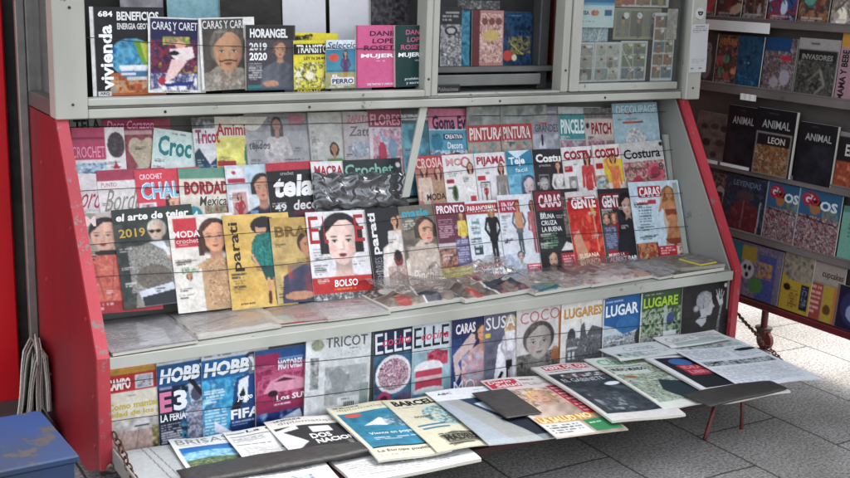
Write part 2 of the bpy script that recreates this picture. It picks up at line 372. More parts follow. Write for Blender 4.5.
def pages_mesh(name, w, h, t, bend, parent, m, n=10, fan=0.0):
    xs = [w * i / n for i in range(n + 1)]; ys = [h * i / n for i in range(n + 1)]
    ring = [(x, 0) for x in xs] + [(w, y) for y in ys[1:]] + [(x, h) for x in xs[::-1][1:]] + [(0, y) for y in ys[::-1][1:-1]]
    V = []; F = []; k = len(ring)
    for q in (0, 1):
        for x, y in ring:
            dx = (x / w - .5) * fan * q * 2; dy = (y / h - .5) * fan * q * 2
            V.append((x + dx, y + dy, float(bend(np.float64(x), np.float64(y))) + (0.0 if q else t - .0003)))
    F += [[i, (i + 1) % k, k + (i + 1) % k, k + i] for i in range(k)]
    b = len(V); g = []
    for y in ys:
        for x in xs: V.append((x, y, float(bend(np.float64(x), np.float64(y)))))
    for j in range(n):
        for i in range(n): F.append([b + j * (n + 1) + i, b + j * (n + 1) + i + 1, b + (j + 1) * (n + 1) + i + 1, b + (j + 1) * (n + 1) + i])
    return link(name, V, F, m, parent)

def frame(o, right, up, roll=0):
    right = Vector(right).normalized(); up = Vector(up); up = (up - right * up.dot(right)).normalized(); nrm = right.cross(up)
    q = math.radians(roll); r2 = right * math.cos(q) + up * math.sin(q); u2 = up * math.cos(q) - right * math.sin(q)
    return Matrix(((r2.x, u2.x, nrm.x, o[0]), (r2.y, u2.y, nrm.y, o[1]), (r2.z, u2.z, nrm.z, o[2]), (0, 0, 0, 1)))

def publication(kind, label, cat, group, M, art, t=.003, lift=.007, dz=0, curl=0, wob=.0012, m=None, pm=None, droop=0, seed=0, sag=0):
    """a magazine, book or newspaper: an Empty at its lower left corner with a printed cover and a block of pages.
    The left edge sits lift metres proud so that it overlaps its neighbour on the left."""
    w, h = art.w, art.h; rs = random.Random(seed + 5); a, b, c = rs.uniform(0, 6), rs.uniform(0, 6), rs.uniform(.6, 1.4)
    def bend(x, y):
        u, v = x / w, y / h
        return dz + lift * (1 - u) + curl * (u - .5) ** 2 * 4 * v + wob * np.sin(u * 5 * c + a) * np.sin(v * 4 + b) + droop * np.clip(v - .55, 0, 1) ** 2 * 5 - sag * np.clip(.22 - v, 0, 1) ** 2 * 12 * (.6 + .4 * np.sin(u * 4 + a))
    root = empty(kind, M=M); tag(root, label, cat, group)
    sheet('cover', art, root, t, bend, m or GLOSSY)
    pages_mesh('pages', w, h, t, bend, root, pm or PAPER)
    return root
# ------------------------------------------------------------------ ground
def ground_mat():
    m = bpy.data.materials.new('granite_pavers'); m.use_nodes = True; n = m.node_tree; b = n.nodes['Principled BSDF']; L = n.links.new; N = n.nodes.new
    tc = N('ShaderNodeTexCoord'); mp = N('ShaderNodeMapping'); mp.inputs['Rotation'].default_value = (0, 0, math.radians(90)); mp.inputs['Location'].default_value = (-.45 % .5 + .0, .34, 0)
    L(tc.outputs['Object'], mp.inputs['Vector'])
    # warp so the joints are not ruler straight
    wn = N('ShaderNodeTexNoise'); wn.inputs['Scale'].default_value = 7; wn.inputs['Detail'].default_value = 6; L(tc.outputs['Object'], wn.inputs['Vector'])
    ms = N('ShaderNodeVectorMath'); ms.operation = 'SCALE'; ms.inputs['Scale'].default_value = .016; L(wn.outputs['Color'], ms.inputs[0])
    ad = N('ShaderNodeVectorMath'); L(mp.outputs[0], ad.inputs[0]); L(ms.outputs[0], ad.inputs[1])
    bk = N('ShaderNodeTexBrick'); bk.offset = .5; bk.inputs['Scale'].default_value = 1; bk.inputs['Brick Width'].default_value = .5; bk.inputs['Row Height'].default_value = .36
    bk.inputs['Mortar Size'].default_value =   .0045; bk.inputs['Mortar Smooth'].default_value = .3
    bk.inputs['Color1'].default_value = (.33, .32, .308, 1); bk.inputs['Color2'].default_value = (.26, .254, .245, 1); bk.inputs['Mortar'].default_value = (.075, .07, .066, 1)
    L(ad.outputs[0], bk.inputs['Vector'])
    sp = N('ShaderNodeTexNoise'); sp.inputs['Scale'].default_value = 110; sp.inputs['Detail'].default_value = 4; sp.inputs['Roughness'].default_value = .8; L(tc.outputs['Object'], sp.inputs['Vector'])
    r1 = N('ShaderNodeValToRGB'); r1.color_ramp.elements[0].position = .38; r1.color_ramp.elements[0].color = (.28, .28, .28, 1); r1.color_ramp.elements[1].position = .6; r1.color_ramp.elements[1].color = (1.4, 1.38, 1.35, 1)
    L(sp.outputs['Fac'], r1.inputs['Fac'])
    st = N('ShaderNodeTexNoise'); st.inputs['Scale'].default_value = 2.2; st.inputs['Detail'].default_value = 7; L(tc.outputs['Object'], st.inputs['Vector'])
    r2 = N('ShaderNodeValToRGB'); r2.color_ramp.elements[0].position = .36; r2.color_ramp.elements[0].color = (.68, .66, .62, 1); r2.color_ramp.elements[1].position = .62; r2.color_ramp.elements[1].color = (1.08, 1.07, 1.06, 1)
    L(st.outputs['Fac'], r2.inputs['Fac'])
    m1 = N('ShaderNodeMix'); m1.data_type = 'RGBA'; m1.blend_type = 'MULTIPLY'; m1.inputs['Factor'].default_value = 1; L(bk.outputs['Color'], m1.inputs['A']); L(r1.outputs['Color'], m1.inputs['B'])
    m2 = N('ShaderNodeMix'); m2.data_type = 'RGBA'; m2.blend_type = 'MULTIPLY'; m2.inputs['Factor'].default_value = 1; L(m1.outputs['Result'], m2.inputs['A']); L(r2.outputs['Color'], m2.inputs['B'])
    # hairline cracks
    vo = N('ShaderNodeTexVoronoi'); vo.feature = 'DISTANCE_TO_EDGE'; vo.inputs['Scale'].default_value = 3.1
    w2 = N('ShaderNodeVectorMath'); ms2 = N('ShaderNodeVectorMath'); ms2.operation = 'SCALE'; ms2.inputs['Scale'].default_value = .3; L(wn.outputs['Color'], ms2.inputs[0]); L(tc.outputs['Object'], w2.inputs[0]); L(ms2.outputs[0], w2.inputs[1]); L(w2.outputs[0], vo.inputs['Vector'])
    cr = N('ShaderNodeMath'); cr.operation = 'LESS_THAN'; cr.inputs[1].default_value = .004; L(vo.outputs['Distance'], cr.inputs[0])
    gt = N('ShaderNodeMath'); gt.operation = 'GREATER_THAN'; gt.inputs[1].default_value = .6; L(st.outputs['Fac'], gt.inputs[0])
    mu = N('ShaderNodeMath'); mu.operation = 'MULTIPLY'; L(cr.outputs[0], mu.inputs[0]); L(gt.outputs[0], mu.inputs[1])
    m3 = N('ShaderNodeMix'); m3.data_type = 'RGBA'; L(mu.outputs[0], m3.inputs['Factor']); L(m2.outputs['Result'], m3.inputs['A']); m3.inputs['B'].default_value = (.05, .05, .047, 1)
    v2 = N('ShaderNodeTexVoronoi'); v2.inputs['Scale'].default_value = 5.5; L(ms2.outputs[0], w2.inputs[1]); L(w2.outputs[0], v2.inputs['Vector'])
    gs = N('ShaderNodeMath'); gs.operation = 'LESS_THAN'; gs.inputs[1].default_value = .07; L(v2.outputs['Distance'], gs.inputs[0])
    gf = N('ShaderNodeMath'); gf.operation = 'MULTIPLY'; gf.inputs[1].default_value = .55; L(gs.outputs[0], gf.inputs[0])
    m4 = N('ShaderNodeMix'); m4.data_type = 'RGBA'; L(gf.outputs[0], m4.inputs['Factor']); L(m3.outputs['Result'], m4.inputs['A']); m4.inputs['B'].default_value = (.06, .057, .053, 1)
    L(m4.outputs['Result'], b.inputs['Base Color']); b.inputs['Roughness'].default_value = .75
    hg = N('ShaderNodeMath'); hg.operation = 'MULTIPLY_ADD'; L(bk.outputs['Fac'], hg.inputs[0]); hg.inputs[1].default_value = -1.2; L(sp.outputs['Fac'], hg.inputs[2])
    bp = N('ShaderNodeBump'); bp.inputs['Strength'].default_value = .6; bp.inputs['Distance'].default_value = .004; L(hg.outputs[0], bp.inputs['Height']); L(bp.outputs['Normal'], b.inputs['Normal'])
    return m
g = link('pavement', [(-6, -5, 0), (12, -5, 0), (12, 4.0, 0), (-6, 4.0, 0)], [(0, 1, 2, 3)], ground_mat()); tag(g, kind='structure')
road = mat('asphalt', (.055, .055, .058), .85, noise=.3, nscale=30, bump=.4, bscale=200)
kerbm = mat('kerb_stone', (.33, .32, .3), .8, noise=.25, nscale=12)
kb = MB().box(-60, 60, -5.15, -5, -.2, 0, .01).build('kerb', kerbm); tag(kb, kind='structure')
rd = link('road', [(-60, -60, -.12), (60, -60, -.12), (60, -5.1, -.12), (-60, -5.1, -.12)], [(0, 1, 2, 3)], road); tag(rd, kind='structure')
g2 = link('ground', [(-60, -60, -.21), (60, -60, -.21), (60, 60, -.21), (-60, 60, -.21)], [(0, 1, 2, 3)], mat('earth', (.2, .19, .17), .9, noise=.3)); tag(g2, kind='structure')

# ------------------------------------------------------------------ kiosk
WHITE = worn_paint('cream_frame_paint', '#b3b3a9', '#6a6a63', .3, 9, .45, '#9b9b90')
WHITE2 = worn_paint('cream_shelf_paint', '#a3a69e', '#6d6d66', .25, 7, .5, '#8b8d84')
GREYP = worn_paint('grey_lining_paint', '#8e8f89', '#6f6f69', .2, 5, .6, '#7f807a')
RED = worn_paint('red_side_paint', '#8e1822', '#4a1a1c', .1, 16, .42, '#6c1c24', .3)
REDE = worn_paint('red_edge_paint', '#b43a44', '#7d6a66', .5, 30, .4, '#9c2a34')
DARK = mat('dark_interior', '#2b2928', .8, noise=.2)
DARKG = mat('dark_metal', '#3a3836', .6, noise=.25, nscale=15)
ALU = mat('aluminium_profile', '#8b8a86', .35, .6, noise=.2, nscale=20)
STEEL = mat('rusty_steel', '#5a4a42', .6, .5, col2='#35241c', nscale=40)
W_ = 2.3
K = empty('newspaper_kiosk', (0, 0, 0))
tag(K, 'red sided newspaper kiosk with cream framed display windows over sloping magazine racks', 'kiosk')
prof = [(-.353, .112), (-.353, .42), (-.005, .998), (.335, .998), (.335, .05), (-.2, .05)]
def side(x0, x1):
    o = MB().prism(prof, x0, x1).build('side_panel', RED, K)
    t = .004
    e = MB().prism([(-.353 - t, .11), (-.353 - t, .421), (-.006 - t, 1.0), (-.0055 + .012, 1.0), (-.353 + .012, .418), (-.353 + .012, .11)], x0 - .002, x1 + .002).build('edge_strip', REDE, o)
    return o
sp_l = side(0, .028)
sp_r = side(W_ - .026, W_)
MB().prism([(-.335, .13), (-.335, .418), (.02, .996), (.33, .996), (.33, .13)], W_ - .036, W_ - .0285).build('inner_lining', GREYP, K)
# bolts and rivets on the left panel
mb = MB()
for y, z in ((-.3, .16), (-.3, .3), (-.25, .5), (-.12, .72), (.2, .2), (.2, .5), (.2, .85)):
    MB().cyl((-.003, y, z), (.001, y, z), .006, 10).build('rivet', REDE, sp_l)
# back body
MB().box(.12, W_ - .03, .5, .9, .05, .996).build('body', RED, K)
# sloping back board behind the racks
MB().prism([(-.02, .42), (.14, .99), (.16, .99), (.0, .42)], .029, W_ - .037).build('back_board', GREYP, K)
# stepped ledges carrying the three upper rows
for (yf, yb, z) in ((-.058, .03, .562), (.012, .08, .697)):
    MB().box(.03, W_ - .038, yf - .006, yb + .01, z - .012, z - .001, .002).build('rack_ledge', WHITE2, K)
# main shelf
sh = MB().box(.03, W_ - .038, -.352, .03, .392, .419, .003).build('shelf', WHITE2, K)
MB().box(.03, W_ - .038, -.3565, -.353, .388, .4205, .001).build('front_lip', WHITE, sh)
MB().box(.03, W_ - .038, -.31, -.30, .112, .391).build('lower_back_board', GREYP, K)
MB().box(.03, W_ - .03, -.351, -.2, .10, .119).build('bottom_sill', GREYP, K)
MB().box(.04, W_ - .04, -.19, -.18, .02, .10).build('toe_board', DARKG, K)
# strut
MB().hexa([(1.045, -.085, .725), (1.072, -.085, .725), (1.072, -.078, .723), (1.045, -.078, .723), (1.15, -.004, .998), (1.177, -.004, .998), (1.177, .004, .998), (1.15, .004, .998)]).build('strut', WHITE, K)
for x, y0, z0, y1, z1 in ((2.235, -.145, .43, -.045, .69), (2.247, -.05, .57, .03, .86)):
    MB().hexa([(x - .01, y0, z0), (x + .012, y0, z0), (x + .012, y0 + .012, z0), (x - .01, y0 + .012, z0), (x - .01, y1, z1), (x + .012, y1, z1), (x + .012, y1 + .012, z1), (x - .01, y1 + .012, z1)]).build('rack_rail', WHITE2, K)

# upper cabinet: every member is its own strip, butted against the next
ZT = 2.0
cab = []
def member(n, x0, x1, y0, y1, z0, z1, m=WHITE, ch=.003): return MB().box(x0, x1, y0, y1, z0, z1, ch).build(n, m, K)
member('corner_post', -.004, .083, -.02, .05, 1.0, ZT)
member('bottom_rail', .083, 2.262, -.018, .05, 1.0, 1.026)
member('window_track', .083, 2.262, -.012, .04, 1.0262, 1.034, ALU)
member('window_sill', .083, 1.158, -.019, .03, 1.0342, 1.055)
member('mullion', 1.158, 1.181, -.016, .05, 1.0342, ZT)
member('mullion', 1.184, 1.209, -.012, .05, 1.0342, ZT)
member('window_sill', 1.209, 1.705, -.012, .02, 1.0342, 1.041)
member('mullion', 1.712, 1.742, -.006, .05, 1.0342, ZT)
member('window_frame', 1.745, 1.785, -.014, .022, 1.036, 1.9)
member('window_frame', 1.7852, 2.243, -.014, .022, 1.036, 1.062)
member('window_frame', 2.243, 2.247, -.014, .022, 1.036, 1.9, DARKG)
member('corner_post', 2.268, 2.338, -.035, .05, .998, ZT)
member('head_rail', .083, 2.262, -.018, .05, 1.9, ZT)
member('cabinet_floor', .083, 2.262, .051, .619, 1.0, 1.03, GREYP, 0)
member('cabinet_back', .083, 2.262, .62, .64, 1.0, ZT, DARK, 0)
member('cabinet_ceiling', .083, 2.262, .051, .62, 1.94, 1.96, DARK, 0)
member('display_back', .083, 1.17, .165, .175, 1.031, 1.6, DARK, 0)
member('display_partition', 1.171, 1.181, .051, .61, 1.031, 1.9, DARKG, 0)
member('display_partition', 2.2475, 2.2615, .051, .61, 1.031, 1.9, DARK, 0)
# interior of the middle opening
s2 = member('inner_shelf', 1.182, 1.80, .13, .6, 1.095, 1.113, mat('shelf_grey', '#6d6d69', .6, noise=.2))
member('drawer_front', 1.182, 1.72, .125, .135, 1.05, 1.088, mat('drawer_grey', '#85857f', .6, noise=.2))
member('inner_post', 1.725, 1.765, .15, .2, 1.031, 1.9, mat('inner_post_grey', '#4c4d4b', .5, noise=.2))
member('inner_back', 1.182, 2.24, .36, .37, 1.031, 1.5, mat('inner_back_grey', '#4a4947', .7, noise=.3, nscale=5), 0)
member('inner_rail', 1.182, 1.72, .2, .22, 1.27, 1.30, mat('inner_rail_grey', '#55554f', .6, noise=.2))
member('red_jamb', 1.80, 1.845, .17, .21, 1.06, 1.9, mat('red_brown_jamb', '#5e1f18', .5, noise=.3))
for x_, z_ in ((.042, 1.04), (.042, 1.3), (.3, 1.013), (.75, 1.013), (1.17, 1.09), (1.45, 1.013), (1.727, 1.11), (1.9, 1.013), (2.3, 1.04), (2.302, 1.38)):
    yf = -.0365 if x_ > 2.28 else (-.0215 if x_ < .1 else (-.0195 if z_ < 1.03 else (-.0175 if x_ < 1.2 else -.0075)))
    MB().cyl((x_, yf + .003, z_), (x_, yf, z_), .0042, 10).build('screw_head', STEEL, K)
# left side wall of the cabinet: framed dark pane
member('side_sill', .0, .05, .051, .335, 1.0, 1.045, mat('side_frame_grey', '#5d5954', .5, noise=.2))
member('side_post', .0, .05, .3352, .36, 1.0, ZT, ALU)
member('side_head', .0, .05, .051, .335, 1.95, ZT, ALU)
GL = bpy.data.materials.new('dusty_glass'); GL.use_nodes = True; n = GL.node_tree; n.nodes.clear()
o_ = n.nodes.new('ShaderNodeOutputMaterial'); mx = n.nodes.new('ShaderNodeMixShader'); lw_ = n.nodes.new('ShaderNodeLayerWeight'); lw_.inputs[0].default_value = .5; pw_ = n.nodes.new('ShaderNodeMath'); pw_.operation = 'POWER'; pw_.inputs[1].default_value = 3.5; n.links.new(lw_.outputs['Facing'], pw_.inputs[0]); fr = n.nodes.new('ShaderNodeMath'); fr.operation = 'MULTIPLY_ADD'; fr.inputs[1].default_value = .7; fr.inputs[2].default_value = .04; n.links.new(pw_.outputs[0], fr.inputs[0])
tr = n.nodes.new('ShaderNodeBsdfTransparent'); tr.inputs[0].default_value = (.9, .92, .91, 1); gl = n.nodes.new('ShaderNodeBsdfGlossy'); gl.inputs['Roughness'].default_value = .08
n.links.new(fr.outputs[0], mx.inputs[0]); n.links.new(tr.outputs[0], mx.inputs[1]); n.links.new(gl.outputs[0], mx.inputs[2])
df = n.nodes.new('ShaderNodeBsdfDiffuse'); df.inputs[0].default_value = (.6, .6, .57, 1); m2_ = n.nodes.new('ShaderNodeMixShader'); dn = n.nodes.new('ShaderNodeTexNoise'); dn.inputs['Scale'].default_value = 6; dn.inputs['Detail'].default_value = 6
mm = n.nodes.new('ShaderNodeMath'); mm.operation = 'MULTIPLY'; mm.inputs[1].default_value = .1; n.links.new(dn.outputs[0], mm.inputs[0]); n.links.new(mm.outputs[0], m2_.inputs[0])
n.links.new(mx.outputs[0], m2_.inputs[1]); n.links.new(df.outputs[0], m2_.inputs[2]); n.links.new(m2_.outputs[0], o_.inputs[0])
MB().box(.02, .024, .051, .335, 1.046, 1.949).build('side_pane', GL, K)
cm = mat('brown_curtain', '#3f3834', .8, noise=.3, nscale=12)
mb = MB(); pts = [(.05 + .012 * math.sin(i * 1.9), .055 + i * .0102) for i in range(28)]
mb.v = [(x, y, z) for z in (1.05, 1.94) for x, y in pts]; mb.f = [(i, i + 1, i + 29, i + 28) for i in range(27)]
mb.build('curtain', cm, K, True)
MB().box(1.7855, 2.2425, .003, .007, 1.0625, 1.899).build('window_pane', GL, K)
# roof with a short front overhang
MB().box(-.03, W_ + .06, -.08, 1.0, 2.0, 2.06, .01).build('roof', WHITE, K)
MB().box(.083, .093, .36, .619, 1.03, 1.96).build('rear_wall', DARKG, K)
MB().box(.12, W_, .65, .9, 1.0, 2.0).build('rear_body', RED, K)
# folding newspaper tray
TR = worn_paint('dark_tray_paint', '#3f1a1a', '#2e2523', .4, 12, .5, '#2c1414')
tray = MB().box(.035, 2.09, -.745, -.358, .132, .146, .003).build('tray', TR, K)
MB().box(.028, .0345, -.745, -.358, .12, .17, .002).build('side_lip', GREYP, tray)
MB().box(.04, 2.085, -.749, -.7455, .126, .146, .001).build('front_lip', TR, tray)
RODM = mat('red_rod', '#7c2a25', .5, col2='#4a1c18', nscale=30)
for x0, x1, y0, y1 in ((1.84, 1.812, -.735, -.728), (1.955, 1.988, -.735, -.715), (.26, .23, -.735, -.728), (.4, .43, -.735, -.715)):
    MB().tube([(x0, y0, .132), (x1, y1, .004), (x1, y1, 0.0)], .0062, 8).build('tray_leg', RODM, K, True)
# wheels under the kiosk body
for x in (.15, 2.15):
    MB().cyl((x - .02, .1, .05), (x + .02, .1, .05), .05, 20).build('wheel', DARKG, K)
# worn round emblem and notice sheet fixed to the right post
em = MB(); em.cyl((2.303, -.036, 1.311), (2.303, -.0385, 1.311), .021, 28)
e0 = em.build('badge', mat('badge_white', '#c9c9c4', .5), K)
em = MB(); 
def arc(cx, cz, r, a0, a1, y, t, k=12):
    P = [(cx + r * math.cos(a0 + (a1 - a0) * i / k), y, cz + r * math.sin(a0 + (a1 - a0) * i / k)) for i in range(k + 1)]; em.tube(P, t, 6)
arc(2.303, 1.317, .010, math.pi * 1.05, math.pi * 1.95, -.0395, .0026); em.box(2.291, 2.315, -.0405, -.0386, 1.314, 1.319)
em.build('glyph', mat('badge_ink', '#2c3038', .5), e0)

# ------------------------------------------------------------------ chains
CH = mat('rusted_chain', '#6a4a3c', .55, .6, col2='#3a2219', nscale=60)
def chain(pts, label, L=.03, n=None):
    pts = [Vector(p) for p in pts]
    seg = [(pts[i + 1] - pts[i]).length for i in range(len(pts) - 1)]; tot = sum(seg); k = int(tot / (L * .78)); mb = MB()
    for i in range(k):
        d = (i + .5) / k * tot; j = 0
        while j < len(seg) - 1 and d > seg[j]: d -= seg[j]; j += 1
        c = pts[j].lerp(pts[j + 1], d / seg[j]); t = (pts[j + 1] - pts[j]).normalized(); a = t.cross(Vector((0, 0, 1)))
        if a.length < .1: a = Vector((1, 0, 0))
        a.normalize(); b = t.cross(a); side_ = (a if i % 2 else (a * .35 + b * .94).normalized())
        ring = []
        for q in range(14):
            th = q / 14 * 2 * math.pi; ring.append(c + t * (math.cos(th) * L * .5) + side_ * (math.sin(th) * L * .27))
        mb.tube(ring, .0026, 6, True)
    o = mb.build('chain', CH); tag(o, label, 'chain', 'chains on the kiosk'); return o
chain([(.031, -.362, .215), (.036, -.42, .192), (.034, -.5, .165), (.032, -.62, .149)], 'short rusty chain hanging from the red left panel to the paper tray')
chain([(2.304, -.345, .262), (2.40, -.30, .2), (2.54, -.235, .115), (2.665, -.17, .03), (2.69, -.185, .012), (2.66, -.25, .008), (2.62, -.31, .008)], 'long rusty chain running from the right panel down to the caster')
cl = MB(); cl.tube([(.014, -.362, .118), (.02, -.372, .13), (.03, -.37, .122), (.024, -.362, .112)], .007, 8, True); cl.cyl((.03, -.362, .125), (.055, -.362, .118), .009, 10)
cl.build('tray_hinge', mat('hinge_metal', '#8f7f78', .4, .5, noise=.4, nscale=60), K, True)

# ------------------------------------------------------------------ display door wing on the right
WG = empty('display_rack', (2.72, .7, 0))
tag(WG, 'separate grey rack of children books on casters standing across the right end', 'display rack')
WG_M = worn_paint('rack_grey_paint', '#6d6562', '#4a4543', .25, 8, .45, '#58514e')
WR = worn_paint('rack_red_rail', '#641a1e', '#33201e', .3, 15, .45, '#4a1216')
def wpart(n, x0, x1, y0, y1, z0, z1, m=WG_M, ch=.002):
    o = MB().box(x0 - 2.72, x1 - 2.72, y0 - .7, y1 - .7, z0, z1, ch).build(n, m, WG); return o
Y0, Y1 = -1.35, .7
wpart('back_panel', 2.735, 2.755, Y0, Y1, .163, 2.05, mat('rack_back', '#4d4644', .6, noise=.2))
for z0, z1 in ((1.262, 1.30), (.992, 1.037), (.681, .722), (.42, .46)):
    s_ = wpart('shelf', 2.69, 2.7348, Y0, Y1, z0 + .008, z0 + .02)
    wpart('lip', 2.682, 2.6898, Y0, Y1, z0, z1 - .006)
    wpart('lip_fold', 2.679, 2.6818, Y0, Y1, z1 - .012, z1 - .008)
wpart('shelf', 2.69, 2.7348, Y0, Y1, .19, .2)
wpart('bottom_rail', 2.675, 2.7349, Y0, Y1, .163, .1895, WR, .003)
wpart('top_rail', 2.675, 2.76, Y0, Y1, 2.051, 2.09, WR, .003)
wpart('end_post', 2.68, 2.7349, Y0 - .03, Y0 - .001, .163, 2.05, WR)
wpart('end_post', 2.68, 2.7349, Y1 + .001, Y1 + .03, .163, 2.05, WR)
wpart('canopy', 2.3, 2.78, -1.5, .75, 2.1, 2.13, WG_M)  # unseen canopy added overhead to darken the rack
for y in (-.13, -1.15, .55):
    c = empty('caster', (-.02, y - .7, 0)); c.parent = WG
    MB().cyl((0, 0, .09), (0, 0, .163), .014, 12).build('stem', WR, c)
    MB().cyl((0, 0, .082), (0, 0, .09), .034, 20).build('swivel_plate', STEEL, c)
    MB().hexa([(-.012, -.03, .04), (.012, -.03, .04), (.012, .02, .04), (-.012, .02, .04), (-.02, -.02, .083), (.02, -.02, .083), (.02, .02, .083), (-.02, .02, .083)]).build('fork', WR, c)
    MB().tube([(-.011, -.012, .038), (-.008, -.012, .038), (.008, -.012, .038), (.011, -.012, .038)], [.03, .038, .038, .03], 24).build('wheel', mat('caster_red', '#6d2522', .6, noise=.4, nscale=40), c)

# ------------------------------------------------------------------ left side: another red unit, pole, stool, folded papers
NB = empty('red_cabinet', (-.35, .55, 0)); tag(NB, 'neighbouring bright red metal cabinet at the far left edge', 'cabinet')
MB().box(-.9, .328, 0, .5, 0, 2.1, .006).build('body', worn_paint('bright_red_paint', '#d4141f', '#5b1518', .12, 10, .4, '#bc111c'), NB)
PL = MB(); PL.box(-.028, -.002, .335, .36, .06, 2.0, .003)
pole = PL.build('metal_pole', ALU); tag(pole, 'thin upright aluminium pole between the two red units', 'pole')
BW = MB().box(-6, 12, 3.9, 4.2, 0, 5).build('background_wall', mat('street_wall', '#6f6a60', .9, noise=.3, nscale=1.2, bump=.2, bscale=8)); tag(BW, 'plain grey building wall behind the newsstand', 'wall')
SC = MB(); SC.box(-.2, .11, .6, .62, .0, 2.0, .003)
so = SC.build('dark_screen', mat('brown_board', '#4a4640', .7, col2='#2e2c2b', nscale=4)); tag(so, 'narrow dark board seen through the gap beside the pole', 'board')

BLUE = worn_paint('blue_stool_paint', '#0f3464', '#3d3a38', .62, 9, .6, '#1b2c44', .3)
ST = empty('stool', (-.155, -.775, 0)); tag(ST, 'worn blue painted square stool with scuffed top beside the red panel', 'stool')
ST.rotation_euler = (0, 0, math.radians(3))
H_ = .352
MB().box(-.34, 0, 0, .31, H_ - .018, H_, .004).build('seat', BLUE, ST)
MB().box(-.33, -.01, .006, .026, H_ - .07, H_ - .0185, .002).build('apron', BLUE, ST)
MB().box(-.33, -.01, .284, .304, H_ - .07, H_ - .0185, .002).build('apron', BLUE, ST)
MB().box(-.026, -.006, .0265, .2835, H_ - .07, H_ - .0185, .002).build('apron', BLUE, ST)
MB().box(-.334, -.314, .0265, .2835, H_ - .07, H_ - .0185, .002).build('apron', BLUE, ST)
for x in (-.336, -.0355):
    for y in (.002, .2745):
        MB().box(x, x + .033, y, y + .033, 0, H_ - .0705, .003).build('leg', BLUE, ST)
POS = {'E1': (0.111, 0.243, 0.212, 0.2), 'E2': (0.275, 0.218, 0.155, -1.6), 'E3': (0.423, 0.215, 0.175, 1.8), 'E4': (0.566, 0.197, 0.153, -0.2), 'E5': (0.696, 0.176, 0.182, -1.2), 'E6': (0.72, 0.151, 0.116, 0.7), 'E7': (0.826, 0.153, 0.107, 0.3), 'E8': (0.929, 0.198, 0.136, 0.4), 'E9': (1.065, 0.198, 0.124, 1.1), 'F1': (0.217, 0.291, 0.128, 1.3), 'F2': (0.354, 0.295, 0.175, 1.3), 'F3': (0.516, 0.287, 0.193, 1.2), 'F4': (0.719, 0.297, 0.149, 1.2), 'F5': (0.879, 0.3, 0.149, 1.2), 'F6': (1.024, 0.303, 0.204, 1.2), 'A1': (0.053, 0.3, 0.093, -0.2), 'A2': (0.053, 0.269, 0.15, -1.1), 'A3': (0.145, 0.291, 0.151, -0.9), 'A4': (0.293, 0.262, 0.116, -9.5), 'A5': (0.408, 0.287, 0.075, 0.3), 'A6': (0.48, 0.288, 0.102, -1.9), 'A7': (0.576, 0.294, 0.21, -1.0), 'A8': (0.786, 0.29, 0.122, -0.3), 'A9': (0.908, 0.29, 0.09, -1.8), 'A10': (0.999, 0.293, 0.122, -1.8), 'A11': (1.121, 0.289, 0.103, -1.8), 'A12': (1.224, 0.29, 0.146, -1.7), 'A13': (1.37, 0.289, 0.143, -0.3), 'A14': (1.509, 0.288, 0.118, 0.0), 'A15': (1.644, 0.284, 0.118, -1.7), 'A16': (1.762, 0.28, 0.121, -1.7), 'A17': (1.878, 0.273, 0.12, -1.7), 'A18': (2.009, 0.284, 0.223, 0.3), 'B1': (0.056, 0.288, 0.058, -3.4), 'B2': (0.109, 0.293, 0.109, -0.3), 'B3': (0.217, 0.287, 0.131, 0.6), 'B4': (0.347, 0.286, 0.145, -2.1), 'B5': (0.49, 0.286, 0.135, -0.6), 'B6': (0.621, 0.285, 0.151, 0.4), 'B7': (0.772, 0.283, 0.111, -1.4), 'B8': (0.883, 0.281, 0.214, -0.4), 'B9': (1.142, 0.28, 0.108, 0.6), 'B10': (1.25, 0.278, 0.127, 0.1), 'B11': (1.377, 0.278, 0.127, 0.2), 'B12': (1.504, 0.279, 0.114, 0.7), 'B13': (1.618, 0.28, 0.126, -1.2), 'B14': (1.744, 0.281, 0.14, 0.3), 'B15': (1.884, 0.282, 0.126, 0.7), 'B16': (2.014, 0.283, 0.209, 1.5), 'C1': (0.06, 0.327, 0.072, -2.2), 'C2': (0.133, 0.33, 0.237, 0.7), 'C3': (0.292, 0.3, 0.17, -0.5), 'C4': (0.457, 0.29, 0.218, -1.2), 'C5': (0.604, 0.27, 0.125, -1.7), 'C6': (0.724, 0.279, 0.204, -1.7), 'C7': (0.928, 0.273, 0.123, 0.2), 'C8': (1.051, 0.273, 0.131, 0.1), 'C9': (1.183, 0.273, 0.12, -1.0), 'C10': (1.303, 0.271, 0.132, -1.1), 'C11': (1.433, 0.283, 0.145, -1.2), 'C12': (1.58, 0.29, 0.151, -1.1), 'C13': (1.72, 0.274, 0.148, 0.3), 'C14': (1.863, 0.275, 0.148, -1.0), 'C15': (2.01, 0.291, 0.247, -1.0), 'D1': (0.026, 0.266, 0.137, -0.4), 'D2': (0.159, 0.265, 0.129, 0.5), 'D3': (0.285, 0.261, 0.164, -0.1), 'D4': (0.44, 0.251, 0.153, -0.3), 'D5': (0.597, 0.282, 0.214, -2.7), 'D6': (0.817, 0.265, 0.137, 0.3), 'D7': (0.951, 0.266, 0.139, -0.8), 'D8': (1.09, 0.258, 0.126, 0.1), 'D9': (1.212, 0.259, 0.126, 0.3), 'D10': (1.334, 0.26, 0.179, 1.6), 'D11': (1.514, 0.258, 0.176, -0.1), 'D12': (1.69, 0.254, 0.171, 0.4), 'D13': (1.856, 0.256, 0.183, -0.9), 'D14': (2.044, 0.256, 0.232, 0.0)}

